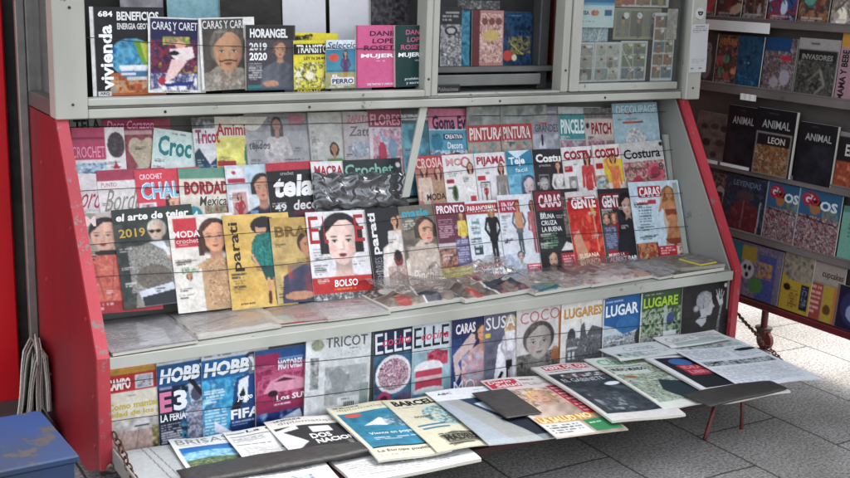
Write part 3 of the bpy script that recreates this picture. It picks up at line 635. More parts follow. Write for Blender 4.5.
for k_, v_ in {'E1': .164, 'E3': .143, 'E4': .13, 'C2': .159, 'C4': .147}.items(): POS[k_] = (POS[k_][0], POS[k_][1], v_, POS[k_][3])
PLN = {'E': ((.045, 1.058), (.055, 1.34)), 'F': ((.12, 1.06), (.13, 1.4)), 'A': ((.015, .70), (.085, .985)), 'B': ((-.055, .565), (.03, .84)), 'C': ((-.135, .428), (-.035, .705)), 'D': ((-.338, .122), (-.325, .39))}
GRP = {'E': 'magazines standing in the upper window', 'F': 'magazines standing in the upper window', 'A': 'magazines on the top rack row', 'B': 'magazines on the middle rack row', 'C': 'magazines along the back of the main shelf', 'D': 'magazines on the bottom row behind the newspapers'}
SEED = [1]
def M(key, label, fn, U=None, H=None, bg='#ddd', kind='magazine', cat='magazine', grain=.1, **kw):
    x0, s, vis, roll = POS[key]; r = key[0]; (y0, z0), (y1, z1) = PLN[r]
    Ln = math.hypot(y1 - y0, z1 - z0); uy, uz = (y1 - y0) / Ln, (z1 - z0) / Ln
    H = H or min(s - .004, .282)
    w = vis * U if U else max(vis * 1.04, .2)
    SEED[0] += 1; a = Art(w, H, vis, bg, seed=SEED[0]); fn(a)
    if r in 'ABC' and kind == 'magazine':
        for q in range(4):
            yy = a.rs.uniform(.22, .9); xx = a.rs.choice([.05, .08, .6]); px = a.a[min(a.ny, int(yy * a.ny)), min(a.nx, int(xx / a.U * a.nx))].mean()
            a.L(xx, yy, xx + a.rs.uniform(.2, .36), yy + a.rs.uniform(.03, .07), a.rs.randint(2, 4), '#3a3438' if px > .3 else '#d8d4d0', .8)
    a.blur(.45)
    sh_ = []
    for q in a.t_:
        if q[4] - q[2] > .08 and q[8] == 0 and a.rs.rand() < .25:
            d = .006; sh_.append((q[0], q[1] + d * 1.6, q[2] + d, q[3] + d * 1.6, q[4] + d, tuple(v * .25 for v in lin(q[5])) if sum(lin(q[5])) > .5 else tuple(min(1, v * .4 + .5) for v in lin(q[5]))) + q[6:])
        sh_.append(q)
    a.t_ = sh_
    if grain: a.g(grain, .018).g(grain, .05)
    a.t_ = [(q[:6] + (q[6] * 1.05,) + q[7:]) for q in a.t_]
    q = math.radians(roll); bl = s - H * math.cos(q); bx = x0 + H * math.sin(q)      # lower left corner
    return publication(kind, label, cat, GRP[r], frame((bx, y0 + uy * bl, z0 + uz * bl), (1, 0, 0), (0, uy, uz), roll), a, seed=SEED[0], **kw)
PH = ['#3a3236', '#6d5a58', '#a98878', '#d8c0b0', '#7c8c94']       # mixed photo tones
GY = ['#222', '#555', '#8a8a8a', '#c4c4c4', '#eee']
SK = '#d9a487'
# ---- upper window, front row
M('E1', 'black house magazine with white strip, blue globe and orange brick villa picture', lambda a: a
  .r(0, 0, .07, 1, '#e8e8e6').n(.3, .35, 1.1, .78, ['#1d5f90', '#3d93bd', '#6fb7cf', '#2b78a8'], .08, 1, True).p([(.72, .37), (1.1, .4), (1.3, .65), (1, .76), (.86, .6)], '#78a83c').p([(.85, .4), (1.1, .44), (1.3, .6), (.95, .62)], '#c9c85a')
  .r(.3, .74, 1.3, 1, '#b86a3c').n(.3, .78, 1.3, .97, ['#c9703c', '#8e4626', '#d89a5c', '#a9a29a'], .05).r(.48, .66, .98, .7, '#e8ecef').r(.5, .7, .96, .79, '#4d7f9c').L(.5, .7, .96, .79, 2, '#eef').r(.6, .79, .95, .83, '#cfd4d6')
  .r(.09, .945, .32, 1, '#e4e4e2').T('ARQ', .12, .955, .29, .99, '#333')
  .T('684', .14, .045, .39, .11, '#fff', .03).T('BENEFICIOS', .46, .05, 1.2, .15, '#eee', .03).T('ENERGIA GEOTERMICA', .46, .18, 1.3, .25, '#ddd', .03).T('vivienda', .14, .2, .37, .93, '#fff', .03, 0, 90), bg='#2b2a2d', H=.246, U=1.29)
M('E2', 'white framed cartoon cover of a dancer in white on a dark blue starry ground', lambda a: a
  .r(.04, .02, .96, .965, '#2a2b5a').n(.05, .3, .95, .82, ['#2a2b5a', '#4a2a4c', '#a83848', '#33376a', '#6b3a48', '#c7a04c'], .09).n(.05, .74, .95, .965, ['#f2eee8', '#e8e4e4', '#2b3a80', '#f0ece8'], .12)
  .n(.28, .25, .8, .36, ['#d8c860', '#6a9a4a', '#e09a8c'], .05).e(.62, .36, .1, .05, '#e8b89c').p([(.4, .42), (.85, .38), (.9, .52), (.62, .6), (.45, .52)], '#f0e2e0').e(.5, .47, .1, .03, '#1c1a24').p([(.45, .55), (.75, .58), (.5, .8), (.3, .86)], '#f0d0cc').e(.26, .84, .07, .06, '#b83c50').p([(.3, .88), (.9, .84), (.85, .9), (.35, .92)], '#2a3f8e')
  .e(.42, .17, .02, .012, '#eee').e(.5, .2, .015, .01, '#eee').T('CARAS Y CARET', .07, .06, .95, .165, '#e6e6ea', .01).T('LA PASION DEL PUEBLO', .3, .967, .8, .99, '#444'), bg='#ecebe6', U=1.12)
M('E3', 'white framed magazine with a brown painted face of a moustached man', lambda a: a
  .r(.05, .02, .97, 1, '#55504e').n(.05, .2, .97, 1, ['#4c4744', '#5c5652', '#6a635c'], .2).T('CARAS Y CARET', .07, .04, 1.1, .15, '#e2e2de', .01)
  .p([(.05, 1), (.1, .78), (.35, .66), (.9, .7), (1.2, .8), (1.2, 1)], '#a39c90').n(.08, .75, 1.2, 1, ['#b5aea2', '#8e867a', '#c8c1b4'], .07, .8)
  .bust(.6, .13, .64, '#c49a7a', '#6d665e', '#a39c90', 0, lips='#8e5448', beard=False, w=.36).ln(.42, .6, .6, .585, .022, '#4c3428').ln(.6, .585, .78, .6, .022, '#4c3428').ln(.4, .55, .43, .66, .01, '#8c6450').ln(.8, .55, .78, .66, .01, '#8c6450').n(.1, .74, 1.2, 1, ['#b5aea2', '#8e867a', '#c8c1b4'], .07, .8), bg='#ecebe6', U=1.22, dz=.001)
M('E4', 'grey horoscope book with a grey haired man in a suit and white year lettering', lambda a: a
  .r(0, 0, 1.2, .22, '#3a3634').T('HORANGEL', .1, .055, 1.05, .195, '#eee', .035).T('2019', .08, .27, .52, .39, '#e8e8e8', .03).T('2020', .08, .42, .52, .54, '#fff', .03).L(.07, .58, .42, .86, 8, '#ccc').r(.05, .92, .35, 1, '#2f8c8c').bust(.86, .24, .27, '#c79a80', '#6a5448', '#6b7079', .2, w=.4).e(.62, .9, .2, .05, '#c79a80').r(0, .97, 1.2, 1, '#4b5a6c'), bg='#57535a', U=1.25, t=.009, kind='book', cat='book')
M('E5', 'bright yellow booklet with black brush stroke, hidden behind the traffic law book', lambda a: a
  .ln(.06, .12, .5, .045, .05, '#1b1a12').ln(.1, .15, .45, .075, .04, '#1b1a12').n(.1, .05, .5, .14, ['#1b1a12', '#1b1a12', '#e8d93c'], .05, .6).r(0, .2, 1, .21, '#c2b428'), bg='#e9da35', U=1.0, dz=-.004, lift=.004, kind='book', cat='book')
M('E6', 'yellow and black traffic law book with cartoon signs', lambda a: a
  .r(0, .06, 1, .27, '#1d1b16').T('TRANSITO', .09, .08, 1.0, .245, '#f2f2ee', .03).r(.2, .3, 1, .39, '#e8d83c').T('LEY N 24.449', .3, .315, .98, .375, '#222', .02).n(.02, .42, 1, .9, ['#efe66a', '#e7db42', '#1d1b16', '#f0ecc0', '#efe66a'], .075).p([(.02, .7), (.12, .55), (.24, .7)], '#f4f1d8').e(.45, .68, .12, .08, '#f4f1d8').e(.78, .64, .12, .09, '#efe66a').L(.1, .9, .9, 1, 2, '#222')
  .r(0, .93, 1, 1, '#25231c').T('NUEVA LEY', .1, .945, .8, .985, '#e8d83c'), bg='#e9da35', U=1.0, H=.158, dz=.006, lift=.004, kind='book', cat='book')
M('E7', 'small pocket digest with a dark haired woman on a beach cover', lambda a: a
  .r(0, 0, 1, .2, '#dfe9ee').T('Seleccio', .04, .04, 1.0, .17, '#1f4e7a', .01, .2).r(0, .2, 1, .62, '#3f8cae', '#5aa0b0').e(.25, .36, .17, .08, '#d8604a').fig(.64, .22, .8, '#d09a78', '#2b1c18', '#6b4a78', '#4a3a5a', .6, 'hip').r(0, .66, 1, 1, '#e7c34c', '#c9b84c', al=.6).r(.16, .78, .92, .92, '#f0f2f2').T('PERRO', .2, .8, .9, .9, '#1b3c78', .03).T('EL', .2, .71, .42, .77, '#fff', .03).L(.1, .93, .9, .99, 2, '#fff'), bg='#3f8cae', U=1.0, dz=.011, lift=.004, t=.005)
M('E8', 'pink paperback book leaning against its dark green twin', lambda a: a
  .r(0, 0, .05, 1, '#b84878').T('DANIEL', .36, .09, 1.22, .17, '#5c1c3c', .025, .1).T('LOPEZ', .43, .21, 1.2, .29, '#5c1c3c', .025, .1).T('ROSETTI', .2, .32, 1.25, .4, '#7c1c4c', .025, .1).T('MUJERES', .12, .455, 1.3, .535, '#fff', .03, .1).L(.55, .56, .95, .59, 1, '#fff').T('DISTINTAS Y UNICAS', .3, .93, 1.0, .965, '#fff', .01), bg='#dd6c9c', U=1.1, t=.012, dz=.002, grain=.05, kind='book', cat='book')
M('E9', 'dark green paperback book with pink author name at the right end of the window', lambda a: a
  .T('DANIEL', .32, .07, 1.0, .15, '#cc6a90', .025, .1).T('LOPEZ', .36, .19, .98, .27, '#cc6a90', .025, .1).T('ROSETTI', .16, .31, .99, .39, '#cc6a90', .025, .1).T('MUJERES', .08, .44, .96, .53, '#fff', .03, .1).L(.6, .56, .85, .59, 1, '#ddd').T('prohibidas', .28, .85, .86, .9, '#dde', .02).T('y secretas', .32, .92, .86, .97, '#dde', .02), bg='#1f4a48', U=1.0, t=.012, dz=.008, grain=.05, kind='book', cat='book')
# ---- upper window, back row (their tops lie above the picture)
M('F1', 'pale grey folder partly hidden at the upper left of the window', lambda a: a.n(0, 0, 2, 1, ['#8e8b90', '#a7a4a8', '#8a8488'], .2).p([(0, 1), (.0, .6), (.5, .95), (.5, 1)], '#4c4648'), bg='#9b989c', U=1.0, H=.28)
M('F2', 'teal and white magazine with brush script title in the back of the window', lambda a: a
  .r(0, 0, 1, .68, '#8fb8c0').n(0, .5, 1, 1, ['#8fb8c0', '#6d8f98', '#b0564c', '#d4d8d8'], .12).T('Di hola', .1, .58, .78, .75, '#1e3440', .005, .2).e(.3, .85, .15, .07, '#1c1a1c').r(.8, .5, .84, .8, '#222').r(.5, .78, .9, .86, '#c46a58'), bg='#93b4bc', U=1.0, H=.28)
M('F3', 'dark grey book with gold brushed lettering in the back of the window', lambda a: a
  .r(0, 0, 1.1, 1, '#35312f').T('NIK', .28, .56, .82, .72, '#b89a58', .01, .25).ln(.32, .82, .55, .78, .012, '#b89a58').ln(.55, .78, .7, .84, .012, '#b89a58').ln(.02, .9, .1, .86, .02, '#ddd'), bg='#35312f', U=1.08, H=.3)
for k_, tx in (('F4', 'left'), ('F5', 'right')):
    M(k_, 'white menu style sheet of small centred print, the %s one of the pair' % tx, lambda a: a.L(.35, .5, .62, .54, 1, '#777').L(.3, .58, .68, .64, 2, '#666').L(.25, .7, .75, .8, 3, '#777').L(.3, .84, .7, .9, 2, '#888'), bg='#dcdcdf', U=1.0, H=.36, grain=.02, t=.002)
M('F6', 'dark engraved picture book standing at the back right of the window', lambda a: a.n(0, 0, 1, 1, ['#2c2a2d', '#3a373a', '#504c50', '#6d6a6e', '#35323a'], .05).e(.55, .7, .14, .16, '#6a666a').e(.55, .72, .08, .1, '#8e898c').ln(.75, .76, .98, .84, .014, '#d8d8d8'), bg='#333', U=1.0, H=.3)

# ---- top rack row
M('A1', 'grey craft magazine with black title at the far left of the top row', lambda a: a.T('TELA', .12, .02, .95, .15, '#1c1818', .035).r(0, .15, 2, 1, '#b8b0b0'), bg='#8f9290', droop=-.003)
M('A2', 'pink crochet magazine with blue pebbles and a red striped cone', lambda a: a
  .r(0, 0, .62, .34, '#c24a70').r(0, .1, .6, .13, '#8e2c50').T('CROCHET', -.02, .2, .6, .32, '#f0a0bc', .01).n(.66, .05, 1.0, .33, ['#5b4d50', '#463c40', '#6d5a5c'], .05, 1, True).r(0, .36, .62, 1, '#dfe4e8').n(.03, .38, .6, .6, ['#7fa8c4', '#4a6c8c', '#c3d8e4', '#9cb8cc', '#dfe8ee'], .035).p([(.8, .35), (.64, .62), (1, .62)], '#b83c4c').r(.68, .45, .95, .47, '#e8c8cc').r(.64, .53, 1, .56, '#e8c8cc').r(.7, .42, .9, .43, '#7c2030')
  .r(0, .62, 1.1, .64, '#7a3048').n(0, .64, 1.1, 1, PH, .1), bg='#e6e2e2', dz=.013, U=1.0)
M('A3', 'magenta topped magazine with a cream crochet heart on crimson', lambda a: a
  .r(0, 0, 1, .11, '#a02858').T('Deco Corazon', .08, .015, .98, .1, '#e8a0bc', .015, .15).n(.1, .13, 1.1, 1, ['#8e3a40', '#a5545a', '#7c3438', '#9c4a4c'], .12).e(.6, .29, .13, .1, '#c9bba6').e(.86, .29, .13, .1, '#c9bba6').p([(.46, .31), (1.0, .31), (.74, .6)], '#c9bba6').n(.5, .22, .96, .42, ['#c9bba6', '#a8997f', '#ddd2c0'], .02, .6, True).e(.75, .58, .05, .05, '#c9bba6').r(.1, .12, .95, .16, '#c9a8a8'), bg='#a04c58')
M('A4', 'tilted white crochet magazine with big teal lettering', lambda a: a
  .r(0, 0, 2, .36, '#cfe0da').T('Croc', .14, .07, 1.02, .3, '#0f8a8c', .03).L(.5, .03, 1.1, .07, 1, '#666').r(.05, .38, 1.2, 1, '#dde4e2').n(.35, .44, 1.1, .58, ['#b08a9c', '#c9a8b4', '#8c6478'], .05, 1, True).r(1.0, .4, 1.15, .56, '#222').L(.06, .42, .32, .62, 5, '#777').n(.1, .64, 1.2, 1, ['#9aa8a8', '#c8d0d0', '#e0e4e4'], .1), bg='#dbe4e0')
M('A5', 'white magazine with dark teal knitted mitten and pink title', lambda a: a
  .n(0, .0, 2, .12, ['#8a8688', '#5c5a5c', '#aaa'], .06).T('Tricot', .1, .13, 1.1, .28, '#b43c64', .03).p([(-.1, .4), (.2, .32), (.6, .5), (1.3, .34), (1.3, .75), (.2, .8)], '#16485a').n(0, .5, 1.3, .8, ['#1c5068', '#2b6c8c', '#4a3c8c', '#16384a', '#6cb0c0'], .05).r(0, .82, 1.3, 1, '#cfd8dc'), bg='#dcdde0', dz=.001)
M('A6', 'pale yellow toy knitting magazine with red and green accents', lambda a: a
  .T('Amimi', .04, .07, .95, .2, '#b81c34', .02).r(0, .22, 1, 1, '#e4dd74').n(.0, .24, 1.1, .5, ['#e4dd74', '#ebe694', '#d8cc60'], .1).e(1.0, .42, .12, .14, '#3f8c74').r(.02, .47, .6, .53, '#b03038').n(.04, .54, .58, .72, ['#e8e4c8', '#a87c60', '#c9b08c', '#6c8c6c'], .05).r(.0, .74, 1, 1, '#d6ce62'), bg='#dcd9c9')
M('A7', 'grey magazine with a long haired woman in a white knitted top', lambda a: a
  .r(0, 0, 1, .2, '#a5a3a6').L(.02, .04, .95, .12, 2, '#8a888a').r(.7, .02, .95, .12, '#c07c88').fig(.5, .04, 1.1, '#b98a78', '#3c2c2a', '#d8d2d0', '#d8d2d0', 1, 'hip').T('tejidos', .03, .3, .36, .42, '#5c5a5c', .01, .1).L(.05, .5, .2, .62, 3, '#666').L(.74, .38, .95, .44, 2, '#444').n(.35, .5, .75, .8, ['#e4d0d0', '#d8b8bc', '#f0ecea'], .08).r(.06, .68, .3, .7, '#555').p([(.3, .72), (.5, .58), (.66, .74)], '#e8e8ea').p([(.7, .75), (.82, .58), (.95, .75)], '#57525a'), bg='#b4b3b5', U=1.02, droop=-.004)
M('A8', 'plain pale magazine with a small person in a green sweater', lambda a: a
  .L(.04, .2, .2, .62, 6, '#999').fig(.7, .34, .9, '#b88a6c', '#3c2a20', '#6c9c3c', '#6c9c3c', .2, 'hip').r(.6, .05, 1, .1, '#bcb8b4'), bg='#c2c1bc', U=1.05)
M('A9', 'greyish magazine showing a pair of pale sneakers', lambda a: a.T('ZAPATOS', .15, .04, 1.15, .13, '#c27c7c', .02, .1).T('Zatti', .2, .17, 1.1, .28, '#7c7478', .01, .2).n(.1, .34, 1.1, .52, ['#9cb4c4', '#b8b4b8', '#8a94a0', '#cfccd0'], .06, 1, True).e(.6, .62, .42, .05, '#d8d4d4', -12).ln(.2, .68, 1.0, .6, .02, '#444').r(0, .72, 1.3, 1, '#b8aeb0'), bg='#bab2b3')
M('A10', 'pink flowered craft magazine just left of the slanting white strut', lambda a: a.r(0, 0, 1.2, .2, '#8e4c5c').T('FLORES', .06, .05, .98, .18, '#e0a0b0', .02).n(.1, .22, 1.2, .85, ['#dcd4d8', '#c9566c', '#b0bcc8', '#d88c9c', '#e0d8dc', '#8ca4b8'], .07).e(.38, .5, .13, .13, '#b84460').e(.7, .45, .14, .12, '#8ca8bc'), bg='#d3c9cc')
M('A11', 'teal blue craft magazine crossed by the slanting white strut', lambda a: a.n(0, .05, 2, .12, ['#aaa', '#ddd', '#777'], .03).r(0, .16, 2, 1, '#487f8e').n(0, .16, 2, 1, ['#487f8e', '#3c6c7c', '#5a98a8', '#7cb8c8'], .15).n(.6, .6, 2, .9, ['#8cc8d8', '#b8dce4', '#3c6c7c'], .06), bg='#5c5a5c')
M('A12', 'pink and blue foam craft magazine with bold black title', lambda a: a
  .r(0, 0, 2, .24, '#d07c98').T('Goma Ev', .1, .08, 1.02, .25, '#1c2040', .035).r(0, .26, 2, .5, '#56a0b4').e(.2, .4, .16, .1, '#2f8098').r(.38, .3, .92, .37, '#3c4470').T('CREATIVA', .42, .31, .9, .36, '#fff', .01).T('Decora', .48, .4, .9, .48, '#e8eef4', .02).n(0, .5, 2, .85, ['#cfe4ec', '#6cacc4', '#ecebee', '#2c3c6c', '#e8c8b0'], .08).p([(.0, .55), (.25, .5), (.5, .75), (.4, .8)], '#4c8cac').e(.72, .58, .16, .06, '#3a2c2c'), bg='#c9d4dc')
for k_, lb in (('A13', 'drooping painting magazine with red title band, left one of two alike'), ('A14', 'drooping painting magazine with red title band, right one of two alike')):
    M(k_, lb, lambda a: a.n(0, 0, 2, .22, ['#8e9490', '#a4a8a4', '#7c807c'], .15).r(0, .22, 2, .42, '#b84a4c').T('PINTURA', .06, .25, 1.06, .4, '#f0e0dc', .025).n(.0, .44, 2, .78, ['#7c9490', '#a8b0a4', '#c9907c', '#8cacac', '#56706c'], .09).p([(0, .78), (.95, .7), (.95, .77), (0, .83)], '#e2e4e2').r(0, .84, 2, 1, '#b0a8a0'), bg='#98a09a', droop=.012, curl=.002)
M('A15', 'grey magazine with a white vase picture beside a dark bowl', lambda a: a.r(0, 0, 2, .2, '#9a98a2').L(.08, .05, .95, .16, 2, '#c8c6cc').T('GRANDES', .1, .22, .98, .32, '#5c5a64', .01).n(0, .34, 2, .8, ['#a4a4ac', '#bcbcc4', '#8e8e98'], .14).e(.36, .56, .14, .14, '#d8d8de').ln(.36, .36, .36, .48, .03, '#3c3c44').e(.74, .6, .26, .05, '#26262c').r(0, .74, 1.3, .8, '#d89c94'), bg='#9c9ba4')
M('A16', 'teal banded painting magazine with folded cloth picture', lambda a: a.r(0, 0, 2, .1, '#c4c8c8').r(0, .1, 2, .42, '#54989a').T('PINCELES', .06, .16, 1.04, .35, '#e8f2f2', .03).n(0, .44, 2, .8, ['#cfd2d4', '#9c8c98', '#b87c8c', '#e0e0e2'], .1).r(0, .78, 1, .82, '#b85c74'), bg='#b0b6b8')
M('A17', 'magazine with dark red title and a pink quilted box', lambda a: a.n(0, 0, 2, .14, ['#6c6868', '#8c8886', '#5a5654'], .05).r(0, .16, 2, .4, '#c9bcb4').T('PATCH', .24, .2, 1.04, .36, '#a03038', .035).e(.1, .24, .07, .04, '#3c3c3c').n(.08, .44, .78, .8, ['#b88c9c', '#8c5c74', '#d4b4bc', '#a4748c'], .06).ln(.1, .62, .75, .56, .03, '#e8d0d4').r(.82, .44, 2, 1, '#8c8480'), bg='#c2b4ac')
M('A18', 'pale blue decoupage magazine at the right end of the top row', lambda a: a.r(0, 0, 1, .12, '#9ec0cc').T('DECOUPAGE', .08, .03, .96, .14, '#d4e8ee', .015).L(.1, .2, .9, .23, 1, '#5c8090').e(.35, .13, .1, .02, '#c06a60').r(.2, .24, .65, .27, '#a84c44').L(.2, .23, .62, .28, 1, '#e08070').e(.45, .48, .22, .16, '#c4cccc').n(.22, .34, .7, .66, ['#c4cccc', '#98a4a4', '#dce2e2', '#b49c84'], .05, .9, True).n(.7, .4, 1, .8, ['#b8ccd4', '#a0bcc8'], .1), bg='#aac4cc', U=1.0)
# ---- middle rack row
M('B1', 'white embroidery magazine with pink script at the left end of the middle row', lambda a: a.T('ord', .0, .13, .95, .35, '#b83c60', .0, .35).n(0, .42, 2, .8, ['#c8b8b0', '#98907c', '#d8d0cc', '#b84c4c'], .08).r(0, .36, 2, .38, '#ccc'), bg='#e2dcdd')
M('B2', 'white embroidery magazine with magenta band and grey script title', lambda a: a.r(0, 0, 2, .11, '#b04460').T('Borde', .12, .2, 1.05, .42, '#9c948c', .0, .3).L(.08, .46, .9, .62, 5, '#c8c2bc').T('PUNTO', .1, .13, .5, .17, '#c46c7c', .0), bg='#e4dfdc')
M('B3', 'coral red shawl magazine with light blue lettering and smiling woman', lambda a: a
  .T('CROCHET', .1, .045, .62, .1, '#f4d8dc', .02).T('CHAL', .1, .13, .98, .31, '#e8f0f4', .035).T('CHAL', .12, .14, 1.0, .3, '#8cc4dc', .015).r(.03, .34, .42, .43, '#f0e4e6').L(.18, .36, .38, .41, 1, '#b03c58').r(.06, .46, .4, .53, '#a41c48').L(.1, .48, .36, .52, 1, '#fff').bust(.88, .24, .26, '#e0ac90', '#3a221c', '#f0d0c8', .3), bg='#d94a5c')
M('B4', 'cream embroidery magazine with red slab title and turquoise circle', lambda a: a
  .r(0, 0, 2, .11, '#6c9c88').r(0, .12, 2, .36, '#ded6c8').T('BORDADO', .1, .14, 1.25, .28, '#a4242c', .045).T('Mexicano', .4, .3, 1.2, .4, '#4c4844', .01, .15).c(.26, .5, .1, '#3c98a4').T('34', .14, .45, .36, .53, '#e8f4f4', .03).n(.5, .4, 2, .7, ['#3c3a3c', '#98584c', '#b8a890', '#5c6c4c', '#c8b8a0'], .05).r(0, .62, 2, 1, '#c8bca8'), bg='#d6cdbc')
M('B5', 'pale magazine with a dark haired woman and small framed red dress picture', lambda a: a
  .r(.05, .04, .42, .13, '#e8e4e4').e(.2, .08, .05, .02, '#b03c58').r(.05, .14, .45, .19, '#b02c48').r(.08, .26, .5, .6, '#e6e0e0').r(.12, .29, .46, .56, '#c49c9c').fig(.28, .3, .4, SK, '#3a2420', '#a82838', '#a82838', .8, 'hip').n(.5, 0, 2, .3, ['#b4ccd8', '#c8d8e0'], .1).bust(.86, .1, .3, '#c4947c', '#33241f', '#33304c', .3).n(.5, .5, .7, .8, ['#6c94b8', '#8cb0cc'], .05), bg='#cdd4da')
M('B6', 'black decorative fabric magazine with white italic title and maroon couch', lambda a: a
  .r(0, 0, 2, .09, '#c0384c').T('tela', .08, .14, .98, .38, '#f2f0ee', .035, .18).T('deco', .5, .42, 1.05, .53, '#ddd8d8', .02, .18).T('49', .1, .45, .36, .53, '#ddd', .02).T('crochet', .3, .1, .6, .14, '#aaa').n(.5, .54, 1.1, .8, ['#7a2038', '#5c1a2c', '#8c3048'], .08).p([(0, .6), (.3, .5), (.7, .62), (.8, .8), (0, .8)], '#3a3048'), bg='#231f22', U=1.25)
M('B7', 'white magazine with crimson title tucked behind the plastic wrapped pack', lambda a: a.r(.04, .02, 1.0, .2, '#ece8e8').T('MACRA', .1, .05, 1.0, .17, '#b8203c', .03).n(0, .24, 2, 1, ['#3c4044', '#585c60', '#8a8e92', '#2c3034'], .12), bg='#e2dfdf', U=1.6)
M('B8', 'dark green magazine with pale mint title under glossy plastic', lambda a: a.T('Crochet', .02, .05, .85, .19, '#8cc0b0', .02).c(.94, .08, .03, '#d8dcd8').T('10', .7, .26, .9, .36, '#d0bc84', .02).n(.5, .34, 1, .7, ['#b8a894', '#8c8078', '#d8cec2', '#5c5450'], .06), bg='#2f3a3a', U=1.0)
M('B9', 'red and tan crochet magazine showing two women', lambda a: a.r(0, 0, 2, .16, '#b84850').T('CROSIA', .05, .03, 1.0, .15, '#e8c4bc', .02).fig(.3, .1, .8, SK, '#5c3424', '#d8c4b4', '#c8b4a4', .6, 'down').fig(.8, .14, .8, SK, '#4a2c20', '#b49478', '#8c6c54', .6, 'down').T('MODA', .3, .46, .98, .54, '#2c2420', .02), bg='#b87c74')
M('B10', 'white fashion magazine with a round red letter and a woman in red trousers', lambda a: a.T('MO', .1, .04, .6, .13, '#d8a0a0', .02).c(.72, .1, .07, '#c45c64').c(.72, .1, .045, '#e8e2e0').L(.1, .22, .6, .28, 2, '#999').r(.06, .3, .3, .35, '#b82c38').e(.3, .47, .1, .1, '#6c8c5c').e(.3, .47, .05, .07, '#33302e').fig(.85, .1, .75, SK, '#332420', '#e4e0dc', '#c43c44', .6, 'down'), bg='#e4e0de')
M('B11', 'white pyjama magazine with crimson title and framed red outfit', lambda a: a.T('PIJAMA', .06, .045, .98, .17, '#b02438', .03).r(.02, .28, .28, .34, '#b82c38').r(.1, .36, .42, .62, '#3a3a40').r(.12, .375, .4, .61, '#e2dcdc').fig(.26, .38, .26, SK, '#333', '#a82838', '#8c2030', .3, 'hip').fig(.82, .14, .75, SK, '#3c2c26', '#98908c', '#d0c8c4', .5, 'down').L(.3, .24, .62, .28, 1, '#888'), bg='#e5e1e2')
M('B12', 'turquoise knitting magazine with white bold title', lambda a: a.r(0, 0, 2, .2, '#3c8cac').p([(.1, 0), (.4, .1), (.9, 0)], '#d4e8f0').T('Teje', .1, .08, .7, .2, '#f0f6f8', .03).T('facil', .3, .22, .75, .27, '#e0eef4', .01).n(0, .3, 2, .8, ['#6cb0cc', '#8cc4d8', '#4c90b0', '#b4d8e4'], .12).bust(.75, .32, .26, '#d0c0c0', '#3c5c7c', '#2c5c84', .7), bg='#58a4c0')
M('B13', 'dark sewing magazine with white title and a chalk portrait', lambda a: a.T('Costu', .1, .06, .98, .17, '#f0eeea', .04).T('practica', .2, .19, .6, .23, '#b8b4b0').r(.15, .32, .5, .66, '#8e8c8c').r(.17, .335, .48, .65, '#3c3a3c').bust(.33, .36, .18, '#b8b4b4', '#8c8888', '#6c6868', .3).fig(.85, .16, .8, SK, '#3c2c28', '#e4e0de', '#2c2c30', .3, 'hip'), bg='#3b383b')
M('B14', 'white sewing magazine with red title and a woman in a coral dress', lambda a: a.T('COSTU', .06, .05, .98, .16, '#b42838', .03).r(.04, .25, .3, .32, '#b82c38').L(.34, .22, .6, .26, 1, '#888').r(.14, .38, .42, .64, '#9c9898').fig(.28, .38, .28, '#b8a8a0', '#555', '#d8d4d2', '#8c8888', .3, 'hip').fig(.8, .08, .85, SK, '#4a2c22', '#c84c4c', '#b84444', .8, 'down'), bg='#e3dfde')
M('B15', 'magazine with crimson title and a woman in orange against a yellow patch', lambda a: a.T('COSTU', .06, .05, .98, .17, '#b8283c', .035).r(.35, .2, 1.2, .5, '#e0c440').r(.04, .24, .32, .31, '#b82c38').n(.0, .4, .45, .75, ['#88b4bc', '#b8d4d4', '#c88c5c', '#58888c'], .06).fig(.72, .12, .85, '#e0a078', '#5c3020', '#e08858', '#e08858', .2, 'up'), bg='#e4dcd4')
M('B16', 'grey sewing magazine with black title and pink quilted flowers, at the right end', lambda a: a.T('Costura', .05, .09, .92, .22, '#1d1b1d', .02).c(.96, .05, .03, '#1c1c1e').n(.02, .26, .98, .8, ['#8c8070', '#d0c4b0', '#c45c70', '#6c5c4c', '#dc98a4', '#b8ac98'], .06).e(.75, .42, .2, .13, '#cc6878').e(.75, .42, .12, .08, '#a84458').e(.3, .55, .14, .1, '#b8485c').T('8', .84, .3, .95, .4, '#3c5c54', .02), bg='#c9c8c4', U=1.0)
